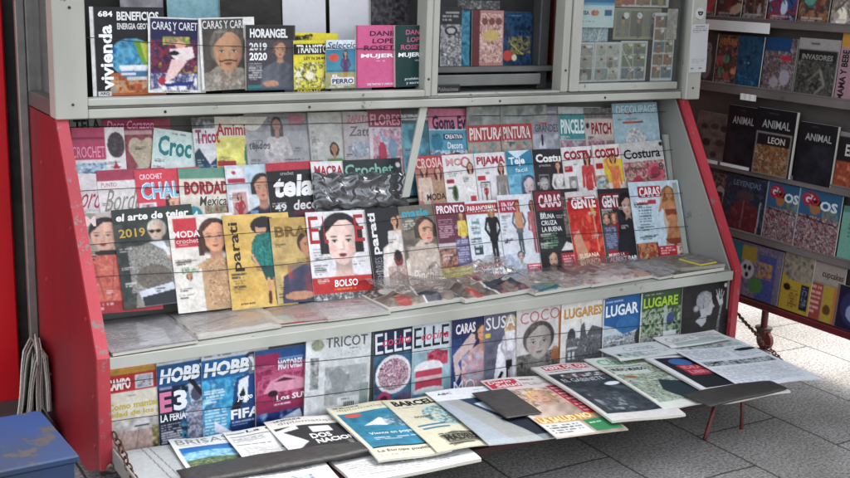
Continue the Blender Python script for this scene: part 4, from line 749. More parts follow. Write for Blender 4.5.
# ---- main shelf row
M('C1', 'magazine with a short haired woman in a coral dress, leftmost on the main shelf', lambda a: a
  .T('M', .0, .03, .4, .13, '#f0dcd8', .04).r(.4, .0, 3, .42, '#c8bcb4').bust(.75, .05, .34, '#dcb4a0', '#2c201a', '#cf6c5c', 0, look=-1, lips='#a84040', w=.42).e(.75, .4, .5, .03, '#2c2422').r(0, .42, 3, .9, '#cf6c5c').n(0, .42, 3, .9, ['#b85446', '#d8806e', '#c86454', '#e09480'], .06, .8).ln(.2, .5, .5, .85, .01, '#a84a3e').ln(1.0, .45, .8, .85, .01, '#a84a3e').r(0, .88, 3, 1, '#a83038').L(.1, .9, .9, .98, 2, '#e8c0b8'), bg='#b0a498')
M('C2', 'dark green knitting annual with a man in sunglasses and grey cardigan', lambda a: a
  .n(0, .15, 2, 1, ['#3f4640', '#4a524a', '#363c38', '#5a6258'], .16).T('el arte de tejer', .05, .045, 1.4, .145, '#f0eeea', .03, .15).T('2019', .08, .2, .56, .29, '#c8a850', .02)
  .bust(.78, .13, .22, '#cfb5a0', '#bdb8ae', '#8f8d86', 0, look=-1, shades=True, beard=True, w=.38)
  .p([(.18, .85), (.26, .5), (.46, .38), (.7, .34), (1.0, .35), (1.45, .44), (1.5, .85)], '#8f8d86').n(.2, .38, 1.35, .85, ['#8f8d86', '#b9b7af', '#65635c', '#c7c5be'], .02, .75).p([(.62, .36), (.88, .36), (1.0, .52), (.84, .44)], '#dfe3e6').n(.3, .58, .95, .84, ['#6c6258', '#7c7064', '#5a5048'], .04, .8, True).p([(.3, .84), (.95, .78), (1.0, .86), (.35, .93)], '#d8dce4').p([(.35, .9), (1.0, .85), (1.0, 1), (.38, 1)], '#33343c').e(.98, .5, .08, .05, '#cfb5a0').r(.9, .42, .98, .5, '#e4e0da'), bg='#3f4640', U=1.49, dz=.0015)
M('C3', 'cream crochet magazine with red square and smiling long haired woman', lambda a: a
  .r(.08, .03, .5, .33, '#cc3c48').T('MODA', .06, .16, .54, .23, '#f6e6e2', .03).T('crochet', .1, .24, .5, .29, '#f0ccc8', .01).L(.12, .3, .46, .32, 1, '#f0c8c8').bust(.8, .05, .36, '#dba684', '#4a2a1c', '#c8a880', .7, w=.4).n(.6, .46, 1.3, .95, ['#c8a47c', '#b89068', '#d8b894', '#a87f58'], .03).r(.02, .56, .5, 1, '#e6e2d8').fig(.27, .58, .5, SK, '#7c5c40', '#e8e4da', '#e2dcd0', .3, 'down').n(.15, .54, .45, .6, ['#688c54', '#e6e2d8', '#88a874'], .03).L(.08, .46, .5, .52, 2, '#a09488'), bg='#e6e0d6')
M('C4', 'yellow magazine with woman in teal knitted cape and vertical title', lambda a: a
  .n(0, 0, 2, 1, ['#deba66', '#e4c478', '#d8b05a'], .25, .6).e(.88, .13, .3, .1, '#33282a').e(.8, .16, .12, .075, '#d8a888').e(.86, .1, .22, .055, '#33282a').p([(.58, .3), (.7, .22), (.95, .2), (1.3, .26), (1.4, .5), (1.3, .62), (.72, .6), (.52, .48)], '#1f8076').n(.56, .22, 1.4, .62, ['#135a54', '#1f8076', '#2fa094', '#17665f', '#40a89c'], .03, .8, True).ln(.56, .44, .7, .6, .03, '#d8a080').ln(.66, .24, .6, .46, .006, '#125048').ln(.85, .22, .8, .58, .006, '#125048')
  .p([(.72, .58), (1.25, .58), (1.15, .72), (.8, .72)], '#1a5a54').ln(.86, .7, .86, .86, .03, '#d8a080').ln(.98, .7, 1.0, .86, .03, '#c89070').ln(.86, .85, .84, .95, .04, '#6a2420').ln(1.0, .85, 1.02, .95, .04, '#6a2420').T('parati', .1, .08, .36, .6, '#3c2c14', .02, 0, 90).L(.08, .66, .34, .84, 6, '#a07c34').T('parati', .2, .93, .5, .96, '#5c4420'), bg='#dcb860', U=1.45)
M('C5', 'ochre magazine with brown title and person in a navy shirt peeking out', lambda a: a
  .r(0, 0, 2, .1, '#c4a25c').T('BRA', .1, .1, .98, .23, '#8c6c2c', .035).n(0, .24, .5, 1, ['#c8ac6c', '#d4b87c', '#bc9c58'], .15).bust(1.0, .16, .34, '#c08a68', '#33221a', '#454660', 0, w=.4).n(.35, .55, 1.2, .9, ['#454660', '#53546c', '#c84c40'], .14, .6).e(.6, .92, .4, .05, '#c89478').r(0, .5, .14, 1, '#c8b478'), bg='#cbb072', H=.26)
M('C6', 'white fashion magazine with a black bobbed woman and red gift band', lambda a: a
  .T('E', .03, .05, .2, .36, '#b82c34', .0).T('L', .27, .05, .34, .36, '#b82c34', .0).T('E', .8, .05, .97, .36, '#b82c34', .0).L(.06, .42, .22, .55, 4, '#999').L(.76, .44, .96, .5, 2, '#888').L(.05, .6, .3, .66, 2, '#777').L(.72, .58, .95, .64, 2, '#777')
  .bust(.56, .03, .6, '#efd0c4', '#1f1618', '#e4c6ba', .3, lips='#8c1c30', w=.37)
  .r(0, .74, 1.1, .93, '#c8302a').T('BOLSO', .36, .78, .76, .86, '#fff', .02, .1).L(.36, .88, .96, .91, 1, '#f0b050').r(0, .93, 1.1, 1, '#3c3c40').n(0, .93, 1.1, 1, ['#ddd', '#555', '#aaa'], .03), bg='#e8e5e5', U=1.02)
M('C7', 'black magazine with white vertical title and girl in a white blouse', lambda a: a
  .T('parati', .06, .05, .34, .55, '#ece8e8', .03, 0, 90).T('MEMORIES', .1, .58, .3, .9, '#98949c', .0, 0, 90).bust(.95, .08, .26, '#c89c84', '#2c2020', '#dcd4cc', .5).fig(.82, .1, .9, SK, '#2c2020', '#e0d8d0', '#d8cfc8', .3, 'down').e(.8, .62, .14, .1, '#8c3c3c').e(.8, .58, .1, .07, '#2c2020').n(.45, .7, 1.2, 1, ['#d8c8bc', '#b8988c', '#e0d8d0'], .06), bg='#26242a')
M('C8', 'brown toned magazine with turquoise title and laughing woman in cream', lambda a: a
  .r(0, 0, 2, 1, '#7c7468').n(0, .1, 2, 1, ['#6c665c', '#8c8070', '#7a6c60', '#a49484'], .14).T('marie', .06, .04, .82, .15, '#3cacc0', .03).L(.05, .18, .4, .3, 4, '#c8d4c8').bust(.68, .15, .33, '#d4a68e', '#4a3428', '#d8cabc', .3, look=1, w=.38).p([(.05, .95), (.15, .55), (.5, .42), (.95, .5), (1.1, .95)], '#d2c2b4').n(.1, .5, 1, .9, ['#d8cabc', '#c2b0a0', '#e2d6ca'], .05, .6).T('Pinches', .15, .78, .95, .92, '#f0e8e0', .0, .2), bg='#7c7468')
M('C9', 'crowded gossip magazine with maroon title band and yellow panel', lambda a: a
  .r(0, 0, 2, .16, '#8c2c48').T('PRONTO', .06, .03, .98, .13, '#f0e4e8', .03).L(.06, .2, .55, .44, 9, '#d0a8b4').fig(.84, .12, .55, SK, '#8c6c4c', '#e0c850', '#b8b0b4', .6, 'down').r(0, .5, .6, .58, '#d4c8cc').n(0, .56, .55, .78, ['#8c5c4c', '#c8947c', '#4a3434', '#b87c64'], .05).r(.55, .45, 2, .78, '#6c688c').L(.58, .47, 1.0, .76, 10, '#c8c4d8').r(0, .8, 2, 1, '#e0d84c').L(.08, .82, .95, .97, 5, '#b8a82c').L(.08, .82, .95, .97, 3, '#fbf8c0'), bg='#70384c')
M('C10', 'white magazine with red title box and a slim woman dressed in black', lambda a: a
  .r(0, .03, 1.0, .17, '#b8303c').T('PARANORMAL', .05, .06, .95, .14, '#f4e8e8', .02).r(.14, .22, .36, .3, '#7c98a0').r(.14, .33, .36, .42, '#9cb0b4').r(.14, .46, .36, .52, '#5c7880').r(.12, .56, .38, .68, '#3c4c50').L(.15, .22, .35, .68, 7, '#dde8ea').fig(.76, .04, .86, '#c89878', '#a87848', '#1e1c22', '#1a181e', .9, 'hip').T('TENDENCIA', .05, .78, .9, .86, '#c83050', .02, .15).T('CAMBIO HOY', .1, .88, .9, .95, '#333', .02), bg='#dfe4e8')
M('C11', 'pale magazine with man in open shirt and a small red box title', lambda a: a
  .r(.02, .06, .62, .22, '#b8304c').T('INK', .1, .09, .5, .19, '#e8c8d0', .03).L(.04, .26, .2, .5, 6, '#8c9ca8').fig(.55, .08, .7, '#c89470', '#3a2a22', '#6c7074', '#54666c', 0, 'hip').r(.46, .22, .66, .42, '#cc9a74').fig(.98, .08, .7, '#b87c70', '#5c3038', '#b86c74', '#a45c64', .5, 'down').bust(.48, .7, .12, '#c8b4ac', '#3a3a40', '#c8d0d8', .1).n(0, .72, .4, 1, ['#dfe4ec', '#8ca4c4', '#c8d0dc'], .06, .7).r(.62, .86, 1.2, .96, '#c83c4c').L(.66, .88, 1.1, .94, 2, '#fff'), bg='#dcdfe4')
M('C12', 'dark magazine with maroon title block and a bearded man at the bottom', lambda a: a
  .r(.06, .02, .84, .26, '#8c3040').T('CARAS', .14, .06, .8, .22, '#f0d8dc', .035).L(.14, .28, .5, .33, 1, '#eee').T('BRUNA', .14, .3, .55, .36, '#e8e8e8', .02).T('CRUZA', .14, .38, .6, .44, '#e8e8e8', .02).T('LA BUENA', .14, .46, .72, .52, '#e8e8e8', .02).L(.14, .54, .6, .74, 7, '#86b08c').n(.82, .1, 2, .6, ['#6c6460', '#8c8078', '#4a4444', '#b8a898'], .08).p([(.6, .78), (.8, .66), (1.0, .7), (1.0, .8)], '#e4e0de').r(0, .77, 2, 1, '#2c2628').bust(.36, .76, .2, '#c8a48c', '#332820', '#333', .1, beard=True).r(.6, .8, 1.2, 1, '#b8303c').L(.64, .83, 1.0, .97, 4, '#f4d0d4'), bg='#38373a', dz=.001)
M('C13', 'vivid red magazine with white title and red draped figure', lambda a: a
  .r(0, 0, 2, .12, '#d4d0cc').r(.06, .07, .9, .25, '#b82830').T('GENTE', .14, .08, .88, .23, '#f4ecec', .04).r(0, .27, 2, 1, '#d0352c').n(0, .3, 2, .9, ['#cc3028', '#dc4a3a', '#b8241f', '#e06a50'], .12).p([(.1, .95), (.05, .6), (.25, .5), (.5, .95)], '#d8a084').ln(.75, .35, .78, .8, .03, '#e89078').ln(.72, .22, .8, .32, .05, '#d8b060').T('SUSANA', .14, .82, .76, .88, '#f6e4c8', .03).T('EN PUNTA', .14, .9, .76, .97, '#f6e4c8', .02), bg='#cc3028')
M('C14', 'black magazine with cropped white title and pale man in a dark coat', lambda a: a
  .r(.04, .06, .68, .28, '#8c2434').T('GENT', .1, .09, .64, .25, '#eee4e4', .04).e(.85, .24, .22, .18, '#1c191c').bust(.88, .1, .28, '#c0a090', '#1c191c', '#2a282e', .2).r(.05, .32, .28, .46, '#a8988c').bust(.17, .32, .12, SK, '#333', '#555', .2).r(.3, .32, .52, .46, '#8c6c5c').bust(.41, .32, .12, SK, '#8c4c3c', '#a33', .4).r(.05, .5, .46, .82, '#5c6078').L(.08, .52, .44, .8, 11, '#a8acc8').p([(.4, .85), (.55, .5), (.9, .4), (1.2, .5), (1.2, .85)], '#2c2b33').T('MURIO LA', .1, .86, .6, .9, '#eee', .02).T('ALBERT BAR', .1, .91, .98, .97, '#f0f0f0', .03), bg='#35343b')
M('C15', 'light blue magazine with long haired woman in a tan swimsuit', lambda a: a
  .r(.16, .06, .62, .21, '#b82838').T('CARAS', .19, .075, .6, .2, '#f4ecec', .035).r(.12, .24, .5, .3, '#c83c4c').L(.12, .24, .5, .3, 1, '#fff').L(.13, .33, .4, .66, 9, '#4a5a66').L(.14, .7, .45, .78, 2, '#5c6a76')
  .p([(.64, .12), (.76, .06), (.88, .12), (.93, .3), (.9, .44), (.84, .3), (.7, .28), (.64, .42), (.6, .32)], '#8c6038').n(.6, .07, .93, .42, ['#6c4828', '#a87848', '#8c6038', '#c89860'], .025, .5, True).e(.775, .165, .065, .075, '#c8926c').e(.75, .155, .014, .007, '#33221c').e(.8, .155, .014, .007, '#33221c').e(.775, .205, .025, .007, '#a04840').r(.75, .22, .8, .28, '#bf875e')
  .p([(.64, .29), (.75, .26), (.8, .26), (.9, .29), (.93, .4), (.88, .52), (.86, .6), (.95, .78), (.96, .85), (.58, .85), (.6, .76), (.69, .6), (.67, .52), (.63, .42)], '#bf875e').n(.6, .26, .96, .85, ['#a87048', '#c8926a', '#bf875e', '#d8a880'], .09, .6, True).p([(.65, .38), (.92, .38), (.9, .47), (.78, .45), (.67, .47)], '#8c4a34').ln(.66, .38, .72, .28, .006, '#8c4a34').ln(.91, .38, .84, .28, .006, '#8c4a34').ln(.65, .3, .54, .4, .035, '#bf875e').ln(.54, .4, .66, .17, .03, '#c8926c').p([(.58, .77), (.96, .77), (.9, .83), (.78, .86), (.64, .83)], '#8c4a34').ln(.91, .32, .96, .55, .03, '#b87c54')
  .r(0, .8, .42, 1, '#2c2426').n(.02, .8, .4, 1, ['#c83028', '#c89c6c', '#8c2c24', '#e0b080'], .06).r(.42, .86, 1.0, 1, '#c8303c').L(.45, .88, .75, .98, 3, '#f8e0e0').r(.78, .87, .97, .99, '#d8c8c0').bust(.87, .89, .07, SK, '#222', '#333', .2), bg='#c9dbe4', U=1.0)
# ---- bottom row
M('D1', 'country newspaper supplement with yellow headline and wooden deck picture', lambda a: a
  .r(0, 0, 2, .05, '#e8a050').r(0, .05, 2, .09, '#b89434').r(0, .09, 2, .28, '#b82c34').T('CAMPO', .0, .13, .46, .25, '#f4e8e4', .04).r(.55, .12, .9, .26, '#d8dcd8').n(.57, .13, .88, .25, ['#444', '#ccc', '#88a'], .04).L(.4, .32, .85, .35, 1, '#555').T('Como mantener la', .0, .39, 1.35, .46, '#d0bc4c', .025).T('edad de los gra', .02, .48, 1.2, .55, '#d0bc4c', .025).n(.0, .58, 2, .72, ['#cfcac4', '#bab4b0', '#ddd8d4'], .1).e(.66, .63, .14, .03, '#d8d6d6').e(.66, .66, .16, .012, '#444').r(.0, .7, 2, 1, '#b49c94').n(0, .7, 1, 1, ['#b49c94', '#c4ada4', '#a38b82'], .05, .7).ln(.3, .7, .1, 1, .008, '#7c6860').ln(.6, .7, .5, 1, .008, '#7c6860').n(.85, .68, 2, 1, ['#4a4a34', '#8c8454', '#c8b890', '#333'], .06), bg='#ddd6c6', dz=.001)
M('D2', 'dark blue video game magazine with pink and white lettering and armoured figure', lambda a: a
  .r(0, 0, 2, .06, '#d8dce0').L(.05, .015, .9, .05, 1, '#777').r(0, .06, 2, .3, '#1c5c8c').T('HOBBY', .05, .1, 1.15, .26, '#eef2f4', .045, .15).L(.05, .3, .5, .34, 1, '#aac').T('E', .04, .35, .3, .57, '#e088ac', .04).T('3', .34, .35, .64, .57, '#f2f2f4', .04).T('LA FERIA', .04, .59, .6, .67, '#f2f2f2', .03).L(.04, .7, .58, .92, 8, '#d0d4dc').n(.5, .3, 2, 1, ['#1c2c4c', '#2c6c9c', '#4c98b8', '#142038'], .1).p([(.66, .3), (.95, .34), (.98, .5), (.72, .52)], '#c8ccd8').e(.85, .42, .13, .08, '#55586c').ln(.6, .16, .95, .42, .05, '#1c1a28').p([(.62, .55), (1.0, .56), (.92, 1), (.7, 1)], '#7a7c90').e(.8, .62, .22, .06, '#dcdce4').n(.62, .5, 1, 1, ['#8a8ca4', '#4a4c60', '#c8cad8', '#3c5c84'], .05, .7).r(0, .95, 2, 1, '#dfe6ea'), bg='#1d2a44')
M('D3', 'bright blue video game magazine with footballer and white lettering', lambda a: a
  .r(0, 0, 2, .06, '#d8dce0').L(.05, .015, .9, .05, 1, '#777').r(0, .06, 2, .28, '#1a6ca4').T('HOBBY', .03, .09, 1.05, .25, '#eef2f4', .045, .15).n(0, .28, 2, 1, ['#2c98c4', '#58b8d8', '#1c7cb0', '#9cd8e8'], .13).L(.04, .4, .4, .56, 5, '#e8f6fa').bust(.9, .04, .2, '#8c94a0', '#1c2c44', '#1c3c6c', .1).p([(.5, .8), (.62, .3), (1.0, .28), (1.1, .5), (.85, .75)], '#17508c').p([(.66, .34), (.84, .3), (.8, .6), (.62, .58)], '#eef2f6').p([(.5, .66), (.74, .42), (.78, .5), (.62, .72)], '#17202c').T('Juego', .62, .5, .9, .58, '#fff', .02, .1).T('FIFA', .5, .66, 1.04, .77, '#f4f6f8', .03).L(.52, .8, 1.0, .86, 2, '#bce').L(.04, .62, .45, .9, 8, '#dff0f6').p([(.2, .75), (.5, .9), (.45, 1), (.2, .85)], '#eef'), bg='#2088bc')
M('D4', 'magenta car magazine with pink sports car and dark blue lower half', lambda a: a
  .r(.0, 0, 2, .2, '#2c5c94').r(0, .05, .5, .6, '#a42c60').n(0, .18, 2, .62, ['#b83468', '#8c2454', '#d06c94', '#a4305c', '#c8507c'], .12).T('MOTORES', .46, .14, .96, .26, '#e8e4ec', .04).r(.46, .12, .98, .135, '#7ca4d0').p([(.15, .52), (.3, .38), (.6, .32), (1.0, .4), (1.2, .52)], '#e0a0b4').p([(.35, .4), (.58, .35), (.85, .4)], '#5c2440').e(.35, .53, .1, .04, '#3c1c30').T('Los SUVs', .42, .56, 1.15, .63, '#f2eef2', .03).L(.36, .66, .95, .7, 1, '#f0dce4').r(0, .74, 2, 1, '#23407c').n(0, .74, 2, 1, ['#23407c', '#1a2c5c', '#34589c', '#8ca4c8'], .1).p([(.5, .85), (.9, .76), (1.0, .95)], '#ccd4e4').r(0, .7, 2, .75, '#8c2c5c'), bg='#a42c60', t=.006)
M('D5', 'white knitting magazine in a clear sleeve with pencil drawn jumpers', lambda a: a
  .T('TRICOT', .3, .06, .94, .17, '#5c605c', .0).L(.66, .19, .92, .21, 1, '#666').e(.17, .13, .09, .06, '#a4ac84').n(.08, .07, .27, .2, ['#8a945c', '#c8ccb8', '#a4ac84'], .02, .8, True).n(.3, .38, .95, .8, ['#d4d6d6', '#c0c4c4', '#e2e4e4', '#b0b4b4', '#dcdede'], .12).p([(.35, .45), (.5, .38), (.65, .5), (.6, .68), (.45, .7)], '#b0b4b4').p([(.65, .4), (.85, .38), (.9, .7), (.75, .72)], '#c8cccc').r(.07, .26, .2, .34, '#7c8080').r(.07, .38, .2, .46, '#9ca0a0').r(.07, .52, .2, .6, '#a8acac').n(.07, .26, .2, .6, ['#555', '#aaa', '#ddd'], .03, .7).r(.02, .62, .24, .95, '#eceded').r(.5, .72, .82, .88, '#eef0f0').T('IIIIIII', .6, .78, .76, .86, '#222', .02).L(.54, .74, .8, .77, 1, '#777').r(.84, .6, .98, 1, '#aab8b4').ln(.1, .32, .95, .2, .004, '#bbb'), bg='#f2f4f3', U=1.0, dz=.006, t=.004)
M('D6', 'navy cookery magazine with a white plate of pasta', lambda a: a
  .r(0, 0, 2, .32, '#2c3858').T('ELLE', .04, .06, .96, .3, '#eef0f4', .0).T('cocina', .22, .12, .95, .22, '#e0507c', .01, .2).n(0, .32, 2, 1, ['#3c6c8c', '#54809c', '#2c4c68'], .15).e(.5, .57, .46, .23, '#ece8ec').n(.1, .38, .9, .76, ['#ece4e8', '#b87c94', '#7c3c54', '#e4d8dc', '#c89cac', '#5c2c40'], .028, 1, True).e(.25, .86, .18, .1, '#b84c74').e(.25, .86, .1, .05, '#5c2c44').r(.6, .82, 1, 1, '#8c3c5c', al=.5), bg='#34507c')
M('D7', 'pale cookery magazine with strawberry cream cake', lambda a: a
  .r(0, 0, 2, .36, '#d4dce4').T('ELLE', .04, .06, .96, .3, '#1f3034', .0).T('cocina', .22, .12, .95, .22, '#d8486c', .01, .2).n(0, .36, 2, 1, ['#94b4bc', '#a8c4cc', '#7c9ca8'], .2).e(.64, .45, .25, .1, '#b83c54').n(.4, .38, .95, .54, ['#b8344c', '#d8607c', '#8c2438'], .04).e(.44, .56, .38, .09, '#eeeaec').r(.1, .58, .8, .82, '#c84c64').r(.1, .66, .8, .7, '#e8c0c8').e(.45, .84, .4, .05, '#e0e4e8').n(0, .86, 2, 1, ['#5c8ca8', '#7ca8bc'], .1), bg='#b0c4d0')
M('D8', 'dark blue magazine with couple in pastel clothes and tall white letters', lambda a: a
  .T('CARAS', .12, .06, .72, .19, '#f0e8e8', .035).r(.08, .04, .1, .05, '#c33').n(0, .24, .3, 1, ['#3c5c94', '#2c4474'], .1).p([(.05, .45), (.6, .2), (.8, .25), (.5, .5), (.15, .8)], '#dcc4c0').p([(.2, .55), (.55, .4), (.6, .7), (.35, .72)], '#3468ac').bust(.92, .1, .22, SK, '#4c3430', '#c8a4a0', .5).p([(.3, .62), (1.2, .4), (1.2, .85), (.3, .85)], '#d8a8a8').n(.3, .45, 1.1, .85, ['#d8b4b0', '#a4c0d4', '#c890a0', '#e4d0c8'], .1, .8).T('MO', .08, .78, .72, .97, '#e8ecf0', .0).L(.1, .96, .9, .99, 1, '#ddd'), bg='#2c3a68')
M('D9', 'grey magazine with blonde woman in white and yellow sticker', lambda a: a
  .T('SUSA', .04, .04, .95, .2, '#eceaec', .01).r(.02, .24, .2, .34, '#e0cc4c').n(0, .3, .4, 1, ['#6c6c7c', '#7c7c8c', '#5c5c6c'], .2).e(.82, .2, .2, .16, '#d8c89c').bust(.84, .1, .2, '#dcb09c', '#d4c498', '#ecebee', .8).fig(.78, .12, .9, SK, '#d4c498', '#c8c4cc', '#2c2a34', .6, 'hip').p([(.66, .25), (.95, .25), (.9, .52), (.72, .5)], '#efeff2').ln(.55, .78, .3, .98, .05, '#22202a').ln(.85, .75, .88, .98, .05, '#c8c0c4'), bg='#74748a')
M('D10', 'pale magazine with faint salmon title and old portrait of a grey child', lambda a: a
  .T('COCO', .08, .05, .98, .2, '#c8847c', .0).r(.96, .1, 2, 1, '#d88c48').n(0, .6, .95, 1, ['#7c7874', '#5c5854', '#98948f', '#4a4744'], .09).bust(.5, .2, .5, '#b8b0aa', '#5c5652', '#6c6864', 0, lips='#7c726c', w=.42).n(.2, .72, .8, 1, ['#8c8884', '#a8a4a0', '#6c6864'], .04, .7).e(.88, .66, .1, .1, '#b87848', al=.8), bg='#dcd8d6')
M('D11', 'cream travel magazine with orange title and domed church', lambda a: a
  .T('LUGARES', .06, .07, .98, .2, '#e0a850', .02).r(0, .3, 1.2, .5, '#e4e2e0').p([(.12, .9), (.12, .5), (.22, .36), (.32, .5), (.46, .48), (.48, .32), (.56, .28), (.62, .46), (.76, .34), (1.1, .42), (1.1, .9)], '#6c6c70').e(.25, .46, .1, .12, '#58585e').n(.12, .48, 1.1, .9, ['#6c6c70', '#8c8c90', '#4a4a50', '#b0b0b4'], .035, .9).r(.15, .6, .4, .62, '#ccc').r(.18, .66, .24, .76, '#ddd').r(.28, .66, .34, .76, '#ddd').r(0, .84, 2, .94, '#b4b8bc').r(.2, .92, .9, .98, '#e0a070', al=.8).ln(.48, .3, .48, .24, .01, '#58585e').r(0, 0, .03, 1, '#f0ece6'), bg='#e8e4dc')
M('D12', 'blue travel magazine with white title over a snowy mountain', lambda a: a
  .r(0, 0, 2, .52, '#2c6ca4').L(.06, .04, .9, .07, 1, '#cde').T('LUGAR', .06, .1, .92, .26, '#f0f4f6', .03).p([(0, .36), (.3, .42), (.55, .54), (1.1, .46), (1.1, .7), (0, .7)], '#cdd6dc').e(.62, .4, .28, .12, '#3c7cb0').n(0, .52, 2, 1, ['#b8bcc0', '#8a9098', '#d8dcde', '#5c646c', '#9ca0a4'], .05).L(.05, .6, .6, .66, 2, '#eee').e(.94, .6, .1, .12, '#4a4844').r(0, 0, .025, 1, '#e8eef0'), bg='#3c78ac')
M('D13', 'green travel magazine with lime title and crowd on a leafy plaza', lambda a: a
  .T('LUGARE', .06, .08, .95, .22, '#b8d83c', .03).L(.1, .03, .9, .05, 1, '#dde').n(0, .24, 2, .62, ['#4a6440', '#3c5034', '#8ca480', '#c4ccb8', '#2c3c28'], .06).r(.6, .22, .68, .6, '#b8c0c0').e(.78, .4, .1, .08, '#4c5c88').n(0, .6, 2, 1, ['#8c988c', '#c8ccc4', '#5c685c', '#3c463c', '#e0e4dc'], .045).r(.6, .58, .95, .66, '#dde2e2').r(0, 0, .025, 1, '#e8ece6'), bg='#4c6444')
M('D14', 'black book with white profile of a woman and raised hand, right end', lambda a: a
  .n(0, 0, 1, 1, ['#2c2c2e', '#343436', '#262628'], .2).p([(.34, .2), (.42, .13), (.54, .12), (.62, .17), (.63, .24), (.655, .3), (.7, .345), (.655, .365), (.66, .39), (.645, .4), (.65, .425), (.62, .46), (.54, .46), (.52, .56), (.44, .62), (.3, .52), (.42, .46), (.38, .36)], '#c4c4c6').p([(.3, .24), (.36, .15), (.5, .1), (.61, .14), (.62, .2), (.52, .22), (.46, .3), (.42, .36), (.34, .36)], '#98989c').n(.3, .1, .62, .36, ['#74747a', '#b8b8bc', '#98989c', '#dcdce0'], .02, .6, True).e(.31, .34, .07, .05, '#8c8c90').e(.31, .34, .04, .03, '#b8b8bc').ln(.585, .26, .635, .262, .008, '#333').e(.54, .34, .05, .07, '#a8a8ac', al=.5).e(.46, .33, .02, .03, '#77777a')
  .p([(.72, .2), (.76, .17), (.8, .26), (.86, .24), (.88, .32), (.84, .36), (.8, .34)], '#c8c8c8').ln(.76, .2, .72, .11, .013, '#c8c8c8').ln(.79, .22, .78, .1, .013, '#d0d0d0').ln(.82, .23, .84, .11, .013, '#c8c8c8').ln(.84, .25, .89, .15, .012, '#c0c0c0').ln(.84, .34, .79, .58, .035, '#9a9a9c').ln(.79, .58, .77, .86, .05, '#7c7c80').c(.92, .06, .03, '#d8c8c8').T('EVA PERON', .14, .77, .5, .84, '#eee', .03).L(.12, .87, .6, .9, 1, '#888'), bg='#2c2c2e', U=1.0, kind='book', cat='book', grain=.04)
# ------------------------------------------------------------------ elastic cords that hold the rows
CORD = mat('black_cord', '#1d1b1b', .6)
def rp(r, X, s, off=.014):
    (y0, z0), (y1, z1) = PLN[r]; Ln = math.hypot(y1 - y0, z1 - z0); uy, uz = (y1 - y0) / Ln, (z1 - z0) / Ln
    return Vector((X, y0 + uy * s - uz * off, z0 + uz * s + uy * off))
CORDS = {
 'A': [('thin black cord stretched across the top rack row', [(.03, .272), (.5, .262), (.936, .252), (1.2, .262), (1.7, .252), (2.26, .246)])],
 'B': [('thin black cord stretched across the middle rack row', [(.03, .238), (.6, .228), (1.16, .219), (1.7, .232), (2.26, .248)])],
 'C': [('upper of two thin cords across the main shelf magazines', [(.03, .238), (.49, .23), (.86, .23), (1.3, .236), (1.7, .246), (2.26, .234)]), ('lower of two thin cords across the main shelf magazines', [(.03, .148), (.48, .128), (.84, .127), (1.3, .126), (1.68, .124), (2.26, .108)])],
 'D': [('upper of two thin cords across the bottom magazine row', [(.03, .222), (.43, .211), (.9, .182), (1.44, .166), (2.05, .135), (2.26, .14)]), ('lower of two thin cords across the bottom magazine row', [(.03, .12), (.43, .103), (.91, .083), (1.44, .079), (2.05, .06), (2.26, .1)])],
 'E': [('thin cord sagging across the upper window magazines', [(.085, .16), (.3, .145), (.585, .132), (.9, .126), (1.157, .121)])]}
for r, L_ in CORDS.items():
    for lb, pts in L_:
        mb = MB(); P = []
        for i in range(len(pts) - 1):
            for j in range(6):
                t = j / 6; P.append(rp(r, pts[i][0] + (pts[i + 1][0] - pts[i][0]) * t, pts[i][1] + (pts[i + 1][1] - pts[i][1]) * t + .0015 * math.sin(i * 2 + j), {'D': .017, 'E': .022}.get(r, .016)))
        P.append(rp(r, *pts[-1], .014)); mb.tube(P, .0011, 5); o = mb.build('cord', CORD); tag(o, lb, 'cord', 'cords across the magazine rows')
# ------------------------------------------------------------------ clear plastic
def plastic(name='clear_plastic', haze=.06, tint=(.985, .985, .985), milk=.05):
    m = bpy.data.materials.new(name); m.use_nodes = True; n = m.node_tree; n.nodes.clear(); N = n.nodes.new; L = n.links.new
    o = N('ShaderNodeOutputMaterial'); mx = N('ShaderNodeMixShader'); lw = N('ShaderNodeLayerWeight'); lw.inputs[0].default_value = .25
    tr = N('ShaderNodeBsdfTransparent'); tr.inputs[0].default_value = (*tint, 1); gl = N('ShaderNodeBsdfGlossy'); gl.inputs['Roughness'].default_value = .12; gl.inputs[0].default_value = (1, 1, 1, 1)
    tc = N('ShaderNodeTexCoord'); nz = N('ShaderNodeTexNoise'); nz.inputs['Scale'].default_value = 14; nz.inputs['Detail'].default_value = 6; nz.inputs['Distortion'].default_value = 1.6
    L(tc.outputs['Object'], nz.inputs['Vector']); bp = N('ShaderNodeBump'); bp.inputs['Strength'].default_value = .7; bp.inputs['Distance'].default_value = .02
    L(nz.outputs['Fac'], bp.inputs['Height']); L(bp.outputs[0], gl.inputs['Normal']); L(bp.outputs[0], lw.inputs['Normal'])
    ma = N('ShaderNodeMath'); ma.operation = 'MULTIPLY_ADD'; ma.inputs[1].default_value = .75; ma.inputs[2].default_value = haze; ma.use_clamp = True
    L(lw.outputs['Fresnel'], ma.inputs[0]); L(ma.outputs[0], mx.inputs[0]); L(tr.outputs[0], mx.inputs[1]); L(gl.outputs[0], mx.inputs[2])
    df = N('ShaderNodeBsdfDiffuse'); df.inputs[0].default_value = (.85, .85, .85, 1); m2 = N('ShaderNodeMixShader'); m2.inputs[0].default_value = milk; L(mx.outputs[0], m2.inputs[1]); L(df.outputs[0], m2.inputs[2]); L(m2.outputs[0], o.inputs[0]); return m
WRINK = plastic('wrinkled_film', .12, (.99, .99, .99), .04); CLEAN = plastic('clean_sleeve', .015, (.99, .99, .99), .012); PLA = plastic(); PLB = plastic('hazy_plastic', .1, (.97, .97, .97), .12)
